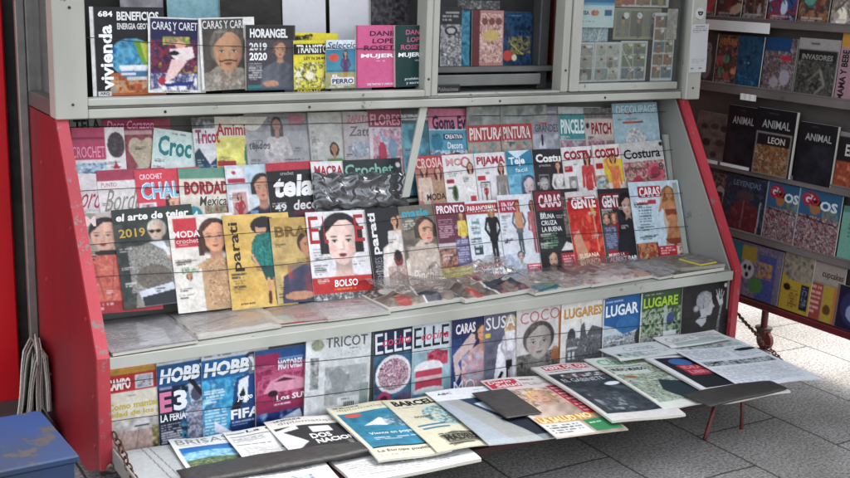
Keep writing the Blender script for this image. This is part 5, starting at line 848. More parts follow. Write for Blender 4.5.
def crumple(nx, ny, w, h, amp, seed, ridge=1):
    rs = np.random.RandomState(seed); v = np.zeros((ny + 1, nx + 1))
    for cell, a in ((nx / 3, 1), (nx / 6, .6), (nx / 12, .22)):
        q = vnoise(ny + 1, nx + 1, max(1.5, cell), rs); v += a * (1 - abs(q - .5) * 2 if ridge else q)
    v = (v - v.min()) / (v.max() - v.min()); return v * amp
def sleeve(root, w, h, z, amp, seed, m=PLA, name='sleeve', over=.006):
    nx, ny = 46, int(46 * h / w); hh = crumple(nx, ny, w, h, amp, seed)
    V = [((i / nx) * (w + 2 * over) - over, h + over - (j / ny) * (h + 2 * over), z + float(hh[j, i])) for j in range(ny + 1) for i in range(nx + 1)]
    F = [(j * (nx + 1) + i, (j + 1) * (nx + 1) + i, (j + 1) * (nx + 1) + i + 1, j * (nx + 1) + i + 1) for j in range(ny) for i in range(nx)]
    return link(name, V, F, m, root, True)
T_ = {o['label']: o for o in S.objects if 'label' in o}
def find(s_): return next(o for k, o in T_.items() if s_ in k)
sleeve(find('clear sleeve'), .214, .278, .015, .003, 3, CLEAN)
sleeve(find('long haired woman in a white knitted'), .214, .28, .012, .006, 4, CLEAN)
# glossy black wrapped bundle hanging in front of the middle row
def pack(loc, right, up, w, h, art_cols, amp, seed, label, name='plastic_bag', cat='plastic bag', group='plastic wrapped magazines on the shelf', roll=0, m=None, base=.01, thick=.012, art=None):
    root = empty(name, M=frame(loc, right, up, roll)); tag(root, label, cat, group)
    a = Art(w, h, w, art_cols[0], seed=seed, cell=.003); a.n(0, 0, 1, 1, art_cols, .2 if amp > .02 else .1)
    if art:
        art(a); a.a = a.a * .9 + .04
    elif seed % 2: a.r(0, 0, 1, .04, '#ddd').r(0, 0, .03, 1, '#ddd')
    a.blur(.3); hh = crumple(a.nx, a.ny, w, h, amp * .55, seed + 1)
    def bend(x, y):
        i = np.clip((np.asarray(x) / w * a.nx).astype(int), 0, a.nx); j = np.clip(((1 - np.asarray(y) / h) * a.ny).astype(int), 0, a.ny)
        e = np.minimum(np.minimum(np.asarray(x) / w, 1 - np.asarray(x) / w), np.minimum(np.asarray(y) / h, 1 - np.asarray(y) / h)); return hh[j, i] * np.clip(e * 8, 0, 1)
    sheet('printed_contents', a, root, thick, bend, GLOSSY); pages_mesh('pages', w, h, thick, lambda x, y: bend(x, y) * .0, root, PAPER)
    sleeve(root, w, h, thick + amp * .45, amp, seed + 2, m or PLB, 'wrapping'); return root
BL = ['#2f3236', '#474b50', '#26282b', '#6c7074', '#3a3d41', '#a0a4a6']
def slope(r, X, s_, off): return tuple(rp(r, X, s_, off))
BF = bpy.data.materials.new('black_film'); BF.use_nodes = True; b_ = BF.node_tree.nodes['Principled BSDF']; b_.inputs['Base Color'].default_value = (.06, .062, .067, 1); b_.inputs['Roughness'].default_value = .1; b_.inputs['Coat Weight'].default_value = 1; b_.inputs['Coat Roughness'].default_value = .02; b_.inputs['Specular IOR Level'].default_value = 1
bb = empty('plastic_bag', M=frame(slope('B', .765, .133, .017), (1, 0, 0), (0, .085, .275), -2.5)); tag(bb, 'shiny black plastic wrapped pack with white glints on the middle row', 'plastic bag')
nx, ny, w, h = 90, 34, .33, .112; V = []
rs = np.random.RandomState(5); folds = [(rs.uniform(0, w), rs.uniform(.0, h), rs.uniform(-1.1, 1.1) + (.3 if i % 2 else 2.4), rs.uniform(.007, .022), rs.uniform(.005, .014)) for i in range(26)]
for j in range(ny + 1):
    for i in range(nx + 1):
        x, y = w * i / nx, h * j / ny; z = .008
        for fx, fy, an, wd_, am in folds:
            d = abs((x - fx) * math.sin(an) - (y - fy) * math.cos(an)); l = abs((x - fx) * math.cos(an) + (y - fy) * math.sin(an)); z += am * max(0, 1 - d / wd_) * max(0, 1 - l / .09)
        e = min(1, 12 * min(i / nx, 1 - i / nx), 8 * min(j / ny, 1 - j / ny)); V.append((x + .004 * math.sin(j * .7), y + .004 * math.sin(i * .35), z * e + .004))
F = [(j * (nx + 1) + i, j * (nx + 1) + i + 1, (j + 1) * (nx + 1) + i + 1, (j + 1) * (nx + 1) + i) for j in range(ny) for i in range(nx)]
link('film', V, F, BF, bb, True); MB().box(.004, w - .004, .004, h - .004, -.004, .0035).build('packet', DARKG, bb)
# ------------------------------------------------------------------ things lying on the main shelf, in front of the back row
ZS = .4225
def pale(cols): return [tuple(v * .62 + .18 for v in lin(c)) for c in cols]
def flat(label, x, y, w, h, roll, cols, amp=.012, seed=1, thick=.006, z=ZS, m=None, soft=True, **k): return pack((x, y, z), (1, 0, 0), (0, 1, 0), w, h, pale(cols) if soft else cols, amp, seed, label, roll=roll, m=m, thick=thick, **k)
GREYN = ['#8c8e94', '#6c6e74', '#a8aab0', '#5a5c62', '#b8babe', '#7c7e84']
flat('grey newspaper in a loose clear bag at the left end of the shelf', .04, -.352, .235, .26, 3, GREYN, .006, 41, .008, art=lambda a: a.L(.06, .08, .94, .3, 4, '#44464c').p([(.35, .9), (.62, .1), (.8, .5), (.7, .95)], '#c4c8cc').L(.06, .4, .5, .9, 8, '#4c4e54'))
flat('bagged magazine with brown wood tones and white edge on the shelf', .285, -.315, .25, .215, 2, ['#8c6c5a', '#a8927f', '#5c4c48', '#b8aca0', '#7c6458', '#c8a488'], .010, 43, .008, art=lambda a: a.ln(.1, .6, .9, .3, .05, '#6c4c3c').ln(.2, .8, .7, .6, .04, '#d8c0a4').e(.8, .5, .14, .2, '#d0a484').r(0, .9, 1, 1, '#e0e0dc'))
flat('open magazine in flesh and rust tones lying on the shelf', .515, -.295, .19, .2, -4, ['#b88468', '#d8b89c', '#7c4a3c', '#a8b09c', '#b84c44', '#d0c4b4'], .005, 44, .005, art=lambda a: a.e(.5, .35, .35, .2, '#c8906c', 20).ln(.2, .3, .6, .2, .03, '#5c2c20').r(.45, .6, .8, .8, '#b84448').L(.48, .64, .76, .76, 2, '#f0d0c8').r(0, .6, .35, .95, '#c8d0b8').r(0, .94, 1, 1, '#b03038'))
flat('thin white leaflet with red floral print lying below the red band', .68, -.31, .205, .225, -2, ['#c8c0be', '#b8484c', '#d8d4d2', '#a8908c', '#c87870', '#e0dcda'], .004, 45, .005, art=lambda a: a.r(0, .55, 1, 1, '#d8d8d6').L(.1, .6, .9, .9, 5, '#a8a4a8').ln(.15, .2, .8, .4, .06, '#b83c3c').ln(.4, .1, .9, .3, .05, '#d0705c').e(.7, .2, .2, .12, '#a83030', al=.7))
flat('bundle of magazines in wrinkled cream plastic at the middle of the shelf', .885, -.30, .28, .2, 2, ['#5a4c48', '#e8e4dc', '#8c7c70', '#3a3432', '#f0ece4', '#b09c8c', '#e0d8cc'], .042, 47, .012, m=WRINK, soft=False, art=lambda a: panels(a, ['#5a4c48', '#d8d4cc', '#8c7c70', '#b84c44', '#c8b8a8', '#3a4454'], 2, 2, .0, .0, 1, 1, '#e4e2dc').T('Crochet', .08, .1, .6, .25, '#b8303c', .02))
flat('very crumpled clear plastic bag with dark print beside the cream bundle', 1.15, -.315, .27, .21, 4, ['#2f2e30', '#c8c4c0', '#4c4a4a', '#ecebe8', '#26252a', '#98948c', '#dcdad6'], .055, 49, .012, m=WRINK, soft=False, art=lambda a: panels(a, ['#5a4c48', '#d8d4cc', '#8c7c70', '#b84c44', '#c8b8a8', '#3a4454'], 2, 2, .0, .0, 1, 1, '#e4e2dc').T('Moda', .08, .1, .6, .25, '#b8303c', .02))
flat('clear bag with a teal and green print at its front corner', 1.405, -.335, .26, .2, 3, ['#d8ccc4', '#a8988c', '#e8e0da', '#8c5c50', '#c8c0b4', '#94a4a8'], .018, 51, .010, m=WRINK, soft=False, art=lambda a: a.p([(.05, .75), (.4, .7), (.45, .95), (.08, .98)], '#1c7c88').e(.35, .8, .1, .06, '#5c9c3c'))
flat('clear bag with reddish brown magazine, second from the right', 1.64, -.33, .3, .21, 3, ['#a8584c', '#c8a898', '#b8544c', '#e0dad8', '#c8bcb0', '#8c5c54'], .028, 53, .010, m=WRINK, soft=False, art=lambda a: panels(a, ['#b8544c', '#d8ccc8', '#6c6c7c', '#c8a898', '#8c5c54'], 2, 2, 0, 0, 1, 1, '#dcd8d2'))
flat('clear bag of grey and pink print near the right end', 1.92, -.345, .12, .2, 5, ['#8c7f7c', '#b8acaa', '#6c6460', '#a87c74'], .012, 54, .008)
gm = mat('matte_grey_cover', '#6f6c66', .6, noise=.3, nscale=30)
for i, (x, y, w, h, rl, z, lb) in enumerate(((1.985, -.35, .245, .19, 2, ZS, 'grey pile of newspapers at the right end of the shelf'), (2.03, -.33, .2, .17, -4, ZS + .0135, 'upper brown grey magazine of the pile at the right end'))):
    root = empty('newspaper' if i == 0 else 'magazine', M=frame((x, y, z), (1, 0, 0), (0, 1, 0), rl)); tag(root, lb, 'newspaper' if i == 0 else 'magazine', 'pile at the right end of the shelf')
    a = Art(w, h, w, '#8c887c', seed=60 + i); a.n(0, 0, 1, 1, ['#8c887c', '#75716a', '#a29c8e'], .2).L(.1, .1, .9, .5, 5, '#5c5852'); a.blur(.4)
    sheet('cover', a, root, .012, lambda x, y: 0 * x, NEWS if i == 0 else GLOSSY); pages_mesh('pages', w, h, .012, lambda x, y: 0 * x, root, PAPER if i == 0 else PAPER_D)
yb = empty('booklet', M=frame((2.12, -.335, ZS + .0265), (1, 0, 0), (0, 1, 0), 6)); tag(yb, 'small booklet with bright yellow edge on the right end pile', 'booklet')
a = Art(.085, .1, .085, '#8a867c', seed=70); a.n(0, 0, 1, 1, ['#75716a', '#98948a'], .2); sheet('cover', a, yb, .006, lambda x, y: 0 * x, GLOSSY); pages_mesh('pages', .085, .1, .006, lambda x, y: 0 * x, yb, mat('yellow_edge', '#c9bd45', .7))
# ------------------------------------------------------------------ newspapers on the folding tray
GT = 'newspapers spread on the folding tray'
def N_(label, x, y, w, h, roll, fn, z=.1475, t=.006, vis=None, bg='#dcdcd8', m=None, lift=.006, pm=None, wob=.0032, kind='newspaper', cat='newspaper', **k):
    """x, y: top left corner on the tray"""
    SEED[0] += 1; a = Art(w, h, vis or w, bg, seed=SEED[0], cell=.0026); fn(a); a.blur(.35); a.g(.06, .02)
    a.t_ = [(q[:6] + (q[6] * 1.1,) + q[7:]) for q in a.t_]
    q = math.radians(roll); bx, by = x + h * math.sin(q), y - h * math.cos(q)
    return publication(kind, label, cat, GT, frame((bx, by, z), (1, 0, 0), (0, 1, 0), roll), a, t=t * .38, lift=lift, sag=.012, m=m or NEWS, pm=pm, wob=wob, seed=SEED[0], **k)
N_('large black and white portrait newspaper at the left end of the tray', .045, -.362, .33, .42, -1, lambda a: a.r(0, 0, 1, 1, '#aeb2b2').ln(.18, 0, .3, 1, .006, '#555').ln(.24, 0, .38, 1, .006, '#555').e(.6, .32, .2, .16, '#2a2a2c').e(.62, .38, .15, .14, '#a8a8a8').e(.6, .28, .2, .08, '#222').n(.3, .5, 1, 1, ['#55585a', '#8a8c8e', '#2c2e30', '#b0b2b2'], .06, .9).e(.2, .62, .15, .1, '#3a3a3c'), bg='#aeb2b2', z=.1475)
N_('white magazine with blue sea and green trees photo on the tray', .18, -.358, .175, .215, -4, lambda a: a.T('BRISAS', .08, .05, .92, .2, '#8c8c84', .0).L(.1, .22, .9, .26, 1, '#888').r(.06, .3, .95, .5, '#2468a8', '#3c88c0').n(.06, .46, .95, .7, ['#6cb0d0', '#a8d0dc', '#4c94c0'], .06).n(.06, .68, .95, .9, ['#4a6c44', '#7c8c5c', '#2c4430', '#98a474', '#384c38'], .04), bg='#d8dad8', z=.157, t=.004, m=GLOSSY, kind='magazine', cat='magazine')
N_('white text newspaper cut off by the dark weekly to its right', .33, -.372, .2, .21, -5, lambda a: a.T('La Opinion', .3, .04, 1.3, .14, '#33322f', .01, .2).r(.02, .08, .28, .11, '#555').r(.04, .2, .9, .215, '#777').L(.05, .26, .55, .42, 6, '#777').L(.05, .5, .9, .54, 1, '#444').L(.1, .62, .6, .9, 9, '#666').T('TODO', .62, .66, 1.0, .84, '#222', .02).L(.65, .9, .95, .96, 1, '#777'), z=.16, t=.004)
N_('charcoal fronted monthly with white figures and small orange corner photo', .455, -.365, .25, .28, -5, lambda a: a.L(.04, .04, .4, .07, 1, '#555').T('diplomatique', .12, .09, .85, .17, '#8c8c88', .0).T('LE MONDE', .1, .03, .42, .07, '#666').r(.04, .22, .98, 1, '#3c3b3d').p([(.0, .3), (.3, .2), (.3, .3), (.1, .34), (.3, .6), (0, .9)], '#dcdcd8').r(.42, .28, .66, .42, '#e4e2de').T('DOS', .36, .45, .6, .56, '#f0f0ec', .03).T('NACIONES', .38, .58, .95, .68, '#f0f0ec', .03).n(.7, .7, 1, 1, ['#555', '#888', '#3c3b3d', '#c46a4c'], .05).e(.93, .88, .08, .06, '#c8643c'), bg='#dedcd4', z=.164, t=.006)
def dark_fold(label, pts, wd, z, th=.022, seed=0, name='folded_bag'):
    """a soft folded dark strip: centre line pts (x, y), half widths wd"""
    n = 28; m = 10; V = []; F = []; rs = random.Random(seed)
    for i in range(n + 1):
        t = i / n * (len(pts) - 1); k = min(int(t), len(pts) - 2); f = t - k
        x = pts[k][0] + (pts[k + 1][0] - pts[k][0]) * f; y = pts[k][1] + (pts[k + 1][1] - pts[k][1]) * f; w = wd[k] + (wd[k + 1] - wd[k]) * f
        dx, dy = pts[k + 1][0] - pts[k][0], pts[k + 1][1] - pts[k][1]; L_ = math.hypot(dx, dy); nx_, ny_ = -dy / L_, dx / L_
        e = min(1, i / 2.0, (n - i) / 2.0)
        for j in range(m):
            a = j / m * 2 * math.pi; c, s_ = math.cos(a), math.sin(a); c = math.copysign(abs(c) ** .45, c); s_ = math.copysign(abs(s_) ** .6, s_)
            wob = 1 + .02 * math.sin(i * .35); V.append((x + nx_ * w * c * wob, y + ny_ * w * c * wob, z + th / 2 + s_ * th / 2 * (.35 + .65 * e) * (1 - .35 * c)))
    for i in range(n):
        for j in range(m): F.append((i * m + j, i * m + (j + 1) % m, (i + 1) * m + (j + 1) % m, (i + 1) * m + j))
    F += [tuple(range(m))[::-1], tuple(n * m + j for j in range(m))]
    o = link(name, V, F, mat('charcoal_' + name, '#33312f', .5, noise=.25, nscale=25, bump=.5, bscale=40), None, True); tag(o, label, 'bag'); return o
dark_fold('long charcoal folded bag lying across the front of the left newspapers', [(.13, -.62), (.35, -.625), (.52, -.64), (.66, -.655)], [.05, .055, .05, .03], .168, .012, 1)
N_('newspaper with faint blue photo at the front left of the tray', .2, -.645, .3, .15, -3, lambda a: a.L(.05, .1, .9, .3, 3, '#777').n(.05, .4, .8, .9, ['#98b0c0', '#c8d0d4', '#6c8494'], .1), z=.158, t=.01)
N_('stack of newspapers whose white edge sticks out in front of the dark weekly', .52, -.652, .38, .15, -3, lambda a: a.L(.05, .08, .9, .16, 1, '#444').L(.05, .3, .9, .9, 8, '#8a8a86'), z=.1475, t=.024, lift=.003)
N_('cream bordered monthly with teal picture of a white wave', .65, -.362, .215, .39, -5, lambda a: a.L(.06, .02, .4, .035, 1, '#555').T('LE MONDE', .08, .022, .45, .045, '#555').T('diplomatique', .1, .055, .9, .105, '#98947c', .0).r(.06, .15, .97, .82, '#2b7c98').n(.06, .15, .97, .82, ['#2b7c98', '#3c8ca4', '#226c88'], .12, .8).e(.25, .2, .12, .035, '#c8604c').p([(.25, .42), (.55, .3), (.7, .42), (.55, .45), (.4, .42)], '#e4ecec').n(.55, .28, .95, .5, ['#7ca4b0', '#3a5c6c', '#a8c0c8'], .04, .7, True).T('Viento en popa', .2, .56, .8, .62, '#d8e8ec', .01).L(.2, .66, .85, .72, 2, '#bcd').r(.06, .82, .97, .835, '#1c1c1e').T('La Europa poslibera', .08, .87, .92, .915, '#333', .01).L(.08, .94, .8, .97, 1, '#999'), bg='#d8d4bc', z=.168, t=.016)
N_('cream satirical weekly with blocky black title and teal figure', .82, -.388, .2, .385, -5.5, lambda a: a.r(.08, .03, 1.0, .16, '#d6d2bc').T('BARCELONA', .1, .04, 1.2, .15, '#2c2c28', .04).L(.1, .18, .6, .21, 1, '#888').e(.62, .24, .18, .07, '#c8ccc0').n(.35, .2, .98, .6, ['#3c7c94', '#7cb0b8', '#c8ccb8', '#2c5c70', '#a8c4c0'], .05, 1, True).T('DOSSIER', .2, .38, .45, .42, '#333', .01).r(.1, .55, .5, .58, '#2c7c9c').r(.12, .61, .55, .64, '#2c7c9c').p([(.22, .78), (.5, .72), (.98, .76), (1.0, .94), (.6, .92), (.3, .96)], '#8c8c78').L(.24, .74, .98, .95, 6, '#2c2c28').T('MADRUGA', .28, .78, .96, .88, '#33342e', .02), bg='#cfcbb4', z=.172, t=.008)
N_('white paper with a thin black title and slanting grey and navy photo', .97, -.388, .245, .42, -6, lambda a: a.T('ABC', .1, .06, .3, .095, '#222', .01).L(.6, .05, .9, .08, 1, '#999').r(.0, .2, 1, 1, '#a8b0b8').p([(.1, .2), (.45, .2), (.85, 1), (.35, 1)], '#a4a6a2').p([(.3, .2), (.85, .2), (.95, .5), (.6, .7)], '#2c4460').p([(.42, .3), (.6, .28), (.8, .55), (.62, .6)], '#c8d4dc').p([(.5, .6), (.8, .6), (.85, 1), (.7, 1)], '#1f2c3c').p([(.7, .7), (1.1, .6), (1.1, .8), (.8, .9)], '#2a3038').p([(.85, .95), (1.1, .85), (1.1, 1), (.9, 1)], '#c8d4dc').r(0, .93, .9, 1, '#b8c0c4', al=.5), bg='#dee2e4', z=.176, t=.006)
N_('tabloid with coral masthead, portrait and orange bottom headline', 1.17, -.388, .235, .47, -6.5, lambda a: a.r(.02, .03, .46, .17, '#c03c4c').T('Diario', .05, .04, .38, .09, '#f0dcdc', .02, .1).T('Salud', .1, .1, .44, .16, '#f0dcdc', .02, .1).L(.52, .05, .95, .09, 1, '#555').L(.5, .12, .95, .18, 2, '#888').n(.06, .22, .75, .68, ['#b89078', '#d8bca8', '#8c7468', '#c8a898', '#e0d0c4'], .06).bust(.5, .26, .2, '#d0a890', '#c8a878', '#c8b4a4', .4).r(.76, .2, 1.0, .72, '#b82c3c').L(.79, .23, .96, .7, 9, '#f0c8cc').r(.02, .7, .8, .78, '#d89c34').T('LA SALUD NO', .06, .7, .78, .78, '#f8ecc0', .03).r(.02, .8, .55, .98, '#e0e0dc').L(.05, .82, .52, .96, 4, '#333').r(.6, .8, .97, .97, '#3c8c5c').L(.64, .84, .92, .88, 1, '#dfe'), bg='#d8d0cc', z=.18, t=.005)
dark_fold('dark grey folded flat bag laid over the photo of the middle newspapers', [(1.145, -.475), (1.135, -.58), (1.125, -.69)], [.06, .062, .06], .187, .005, 3, 'flat_folded_bag')
N_('newspaper with red masthead and large dark photo, its left edge curling up', 1.375, -.372, .255, .48, -7, lambda a: a.r(.12, .02, .75, .1, '#b8283c').T('PERFIL DEL DIA', .14, .03, .74, .09, '#f4e0e0', .03).L(.78, .02, 1.0, .1, 3, '#777').L(.08, .12, .95, .15, 1, '#333').r(.06, .17, .96, .9, '#3a4248').n(.06, .17, .96, .9, ['#323a40', '#48525a', '#2a3036', '#5c6870'], .1, .8).n(.2, .2, .8, .26, ['#c05c64', '#3a4248', '#d8d8d8'], .03).e(.7, .42, .1, .03, '#dfe4e6').n(.15, .55, .6, .85, ['#6c7880', '#3a4248', '#a8b0b4'], .05, .7).T('EL GABINETE', .12, .28, .7, .34, '#c8ccd0', .0), bg='#d2d0cc', z=.184, t=.018, lift=.008)
N_('pale newspaper with green lettering and a photo of a dark bird over foliage', 1.58, -.385, .225, .455, -7, lambda a: a.T('Clarin', .1, .05, .7, .17, '#7cb894', .02).r(.62, .05, .95, .12, '#c8bc4c').L(.7, .14, .95, .17, 1, '#888').n(.06, .2, .95, .9, ['#a8b89c', '#6c8c94', '#d8dcc8', '#3c5458', '#c8ccb0', '#8ca48c'], .05).r(.1, .22, .7, .36, '#e0e4dc', al=.7).T('NUEVO MUNDO', .12, .24, .7, .3, '#3c4c44', .03).e(.25, .42, .1, .03, '#a8744c').p([(.4, .7), (.6, .5), (.95, .6), (.98, .88), (.5, .88)], '#2f4048'), bg='#d8dcd2', z=.188, t=.012)
N_('white newspaper with a red and black poster photo under the folded bag', 1.765, -.405, .265, .475, -6, lambda a: a.r(.2, .04, .95, .12, '#d8d8d6').L(.3, .05, .9, .1, 1, '#888').r(.08, .2, .75, .78, '#262a33').e(.36, .3, .16, .07, '#4c78b0').r(.2, .36, .62, .56, '#b8344c').T('IDEAS', .24, .38, .6, .44, '#e89ca8', .02).T('LIBRES', .24, .47, .6, .53, '#e89ca8', .02).r(.1, .8, .8, .95, '#2c2f38').L(.8, .2, .98, .9, 16, '#999'), bg='#dfe0e0', z=.192, t=.016)
N_('white broadsheet overhanging the right corner of the tray', 1.9, -.4, .31, .44, -6.5, lambda a: a.T('Clasificados', .1, .03, .6, .1, '#a8acaa', .0).n(.05, .1, .95, .16, ['#98a8a0', '#c8d0cc', '#6c7c78'], .04).L(.04, .2, .6, .42, 10, '#9aa4a8').L(.64, .2, .98, .42, 8, '#a4acb0').e(.86, .26, .14, .03, '#2b2d30').r(.04, .46, .95, .56, '#4c5c60').n(.04, .46, .95, .56, ['#3c4448', '#8c989c', '#c8d0d0', '#2c3034'], .03).L(.04, .6, .95, .95, 16, '#a8b0b4'), bg='#dfe3e6', z=.2, t=.004, lift=.007)
N_('pale broadsheet tucked against the bottom row at the right back', 1.66, -.362, .24, .12, -3, lambda a: a.T('Cronista', .3, .2, .8, .5, '#a8acaa', .0).n(.05, .55, .5, .9, ['#98a89c', '#c8d0cc'], .1).L(.5, .6, .95, .9, 3, '#999').e(.1, .7, .03, .08, '#222'), bg='#d4d8d6', z=.21, t=.006, lift=.004)
N_('cream broadsheet tucked against the bottom row at the far right back', 1.9, -.358, .275, .1, -3, lambda a: a.T('Cultural', .1, .2, .5, .6, '#a8acaa', .0).L(.55, .2, .95, .8, 3, '#aaa').r(.1, .7, .9, .95, '#b0bcb8'), bg='#dfe1dd', z=.214, t=.006, lift=.004)
dark_fold('long charcoal folded bag curving over the papers at the right corner', [(1.635, -.85), (1.74, -.845), (1.85, -.85), (1.975, -.86)], [.055, .058, .056, .04], .2, .010, 5)
# ------------------------------------------------------------------ things inside the middle and right cabinet windows
def upright(kind, label, cat, group, x, y, z, w, h, fn, lean=.04, face=(1, 0, 0), t=.005, bg='#999', m=None, pm=None, roll=0, cell=.003, gain=1):
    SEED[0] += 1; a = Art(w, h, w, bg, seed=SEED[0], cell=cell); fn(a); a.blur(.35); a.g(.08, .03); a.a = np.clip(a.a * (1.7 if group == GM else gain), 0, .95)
    f = Vector(face).normalized(); back = Vector((-f.y, f.x, 0))
    return publication(kind, label, cat, group, frame((x, y, z), f, (back.x * lean, back.y * lean, 1), roll), a, t=t, lift=0, m=m or GLOSSY, pm=pm, wob=.0006, seed=SEED[0])
GM = 'goods on the shelf in the middle window'
upright('magazine', 'black and white magazine in the dark middle window, leftmost', 'magazine', GM, 1.325, .175, 1.114, .085, .2, lambda a: a.r(0, 0, 1, .3, '#2c2c2e').L(.1, .08, .9, .26, 3, '#999').n(0, .3, 1, 1, ['#6c6c6c', '#98989a', '#3c3c3e', '#b4b4b4'], .08).e(.5, .4, .3, .08, '#222').e(.5, .4, .2, .05, '#999'), bg='#555')
upright('comic_book', 'slim blue spined comic between the grey and the pink one', 'comic book', GM, 1.412, .18, 1.114, .035, .19, lambda a: a.n(0, 0, 1, 1, ['#2c5c74', '#3c7c90', '#1f4658'], .1), bg='#2c5c74')
upright('comic_book', 'faded pink comic compilation with small round drawings', 'comic book', GM, 1.45, .17, 1.114, .13, .19, lambda a: a.r(0, 0, .25, 1, '#5c2f34').n(.25, .05, .97, .95, ['#b09490', '#8c6864', '#c8b0a4', '#74484a', '#a8847c'], .05).e(.6, .45, .25, .1, '#a8945c').e(.4, .2, .1, .07, '#6c4440').e(.62, .2, .1, .07, '#6c4440').e(.84, .2, .1, .07, '#6c4440'), bg='#98706c')
upright('picture_book', 'dark navy picture book with small yellow and red shapes low down', 'book', GM, 1.585, .185, 1.114, .13, .185, lambda a: a.n(0, 0, 1, 1, ['#15283c', '#1c3448', '#24486a', '#12202c'], .1).L(.2, .06, .9, .1, 1, '#5c7c90').n(.2, .45, .95, .8, ['#1c3448', '#8c7c3c', '#2c4458', '#1c3040'], .05).e(.2, .82, .16, .1, '#a84440').e(.42, .86, .08, .06, '#b8b49c').ln(.3, .6, .7, .8, .02, '#a89c4c'), bg='#16283a')
nm = MB().box(0, .1, 0, .012, 0, .032, .003).build('name_plate', mat('plate_black', '#232021', .4)); nm.location = (1.245, .065, 1.0315); tag(nm, 'small black plate with pale lettering on the middle window sill', 'sign')
def words(txt, M, w, h, m, parent, name='lettering', bold=.02):
    v, f = text_geo(txt, bold); o = link(name, [(p[0] * w, p[1] * h, 0) for p in v], f, m); o.parent = parent; o.matrix_parent_inverse = Matrix.Identity(4); o.matrix_local = M; return o
words('Publicaciones', Matrix(((1, 0, 0, .012), (0, 0, 1, -.0008), (0, 1, 0, .009), (0, 0, 0, 1))) @ Matrix.Scale(1, 4), .078, .014, mat('plate_letters', '#8c8884', .5), nm)
pk = upright('paper_pile', 'untidy pale papers lying on top of the comics in the middle window', 'papers', None, 1.4, .19, 1.306, .17, .03, lambda a: a.n(0, 0, 1, 1, ['#777', '#444', '#aaa'], .2), bg='#888')
# right window: papers fixed behind the glass
GW = 'papers behind the right window glass'
def pasted(label, x0, x1, z0, z1, fn, y=.03, bg='#bbb', kind='paper_notice', cat='notice'):
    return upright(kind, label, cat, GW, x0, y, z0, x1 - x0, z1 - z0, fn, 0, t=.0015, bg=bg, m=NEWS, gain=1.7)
pasted('pale blue card payment notice taped inside the right window', 1.79, 1.955, 1.255, 1.40, lambda a: a.r(0, 0, 1, .42, '#1c6c98').r(0, .4, 1, .46, '#5ca0c0').r(0, .46, 1, 1, '#b8d0dc').T('VISA', .1, .6, .32, .7, '#3c4c74', .03).e(.44, .65, .07, .07, '#b84448').e(.52, .65, .07, .07, '#b87c50').r(.74, .58, .94, .72, '#2c5c84').L(.1, .84, .92, .9, 1, '#3c4c5c', .5), .03, '#b4ccd8')
pasted('pale blue strips of paper below the card payment notice', 1.785, 1.945, 1.205, 1.254, lambda a: a.n(0, 0, 1, 1, ['#8aa0a8', '#b0c0c4', '#6c8088', '#c4ccc8'], .2).ln(.8, 0, .7, 1, .1, '#d0d8d8'), .045)
pasted('cream frame with three narrow picture panels inside the right window', 1.965, 2.185, 1.213, 1.325, lambda a: panels(a.r(0, 0, 1, 1, '#8f8c74'), ['#6c6a5c', '#7c7a70', '#5c5c58', '#848070'], 3, 1, .03, .08, .97, .92, '#8f8c74'), .04)
pasted('pinkish and green print above the cream frame', 1.975, 2.225, 1.328, 1.46, lambda a: panels(a, ['#8a7460', '#985c50', '#6c7c68', '#98886c', '#5c5048'], 3, 2), .05)
pasted('grey illustrated sheet at the lower left of the right window', 1.79, 1.875, 1.064, 1.204, lambda a: panels(a, ['#8a8a84', '#a4a49c', '#6c6c66', '#98948c', '#7c8484'], 1, 3), .03)
pasted('grey illustrated sheet covered in scribbled figures', 1.88, 2.0, 1.064, 1.204, lambda a: panels(a, ['#8a8a84', '#a4a49c', '#6c6c66', '#98948c', '#7c8484'], 2, 3), .034)
pasted('greenish comic page with a white diagonal streak', 2.005, 2.13, 1.064, 1.208, lambda a: panels(a, ['#727a5c', '#8a8c70', '#5c6870', '#6c7480', '#848478'], 2, 3).ln(.05, .2, .45, .7, .03, '#b0b4ac'), .04)
pasted('small row of pale cards along the upper right of the window', 2.19, 2.24, 1.215, 1.325, lambda a: a.n(0, 0, 1, 1, ['#98a090', '#a8887c', '#7c8c90', '#b8b4a4'], .08), .012)
pasted('dull orange booklet behind the cream frame edge', 1.96, 2.0, 1.33, 1.45, lambda a: a.n(0, 0, 1, 1, ['#a8744c', '#8c5c3c'], .1), .046)
pasted('brownish pink comic page at the right of the right window', 2.135, 2.238, 1.064, 1.31, lambda a: panels(a, ['#7c6c5c', '#8c5c50', '#6c6a5c', '#7c7460', '#5c6c74'], 2, 5), .018)
st = empty('notice_sheet', M=frame((2.268, -.0385, 1.097), (1, 0, 0), (0, 0, 1), 1.2)); tag(st, 'white notice sheet taped on the right post below the round badge', 'notice')
a = Art(.086, .176, .086, '#d4d4d4', seed=901, cell=.002); a.L(.1, .04, .9, .2, 4, '#777').L(.1, .72, .9, .82, 3, '#999').L(.1, .9, .4, .94, 1, '#555').L(.55, .9, .9, .94, 1, '#555')
sheet('paper', a, st, .001, lambda x, y: .001 * np.sin(y * 40), NEWS); st.location.y = -.0375
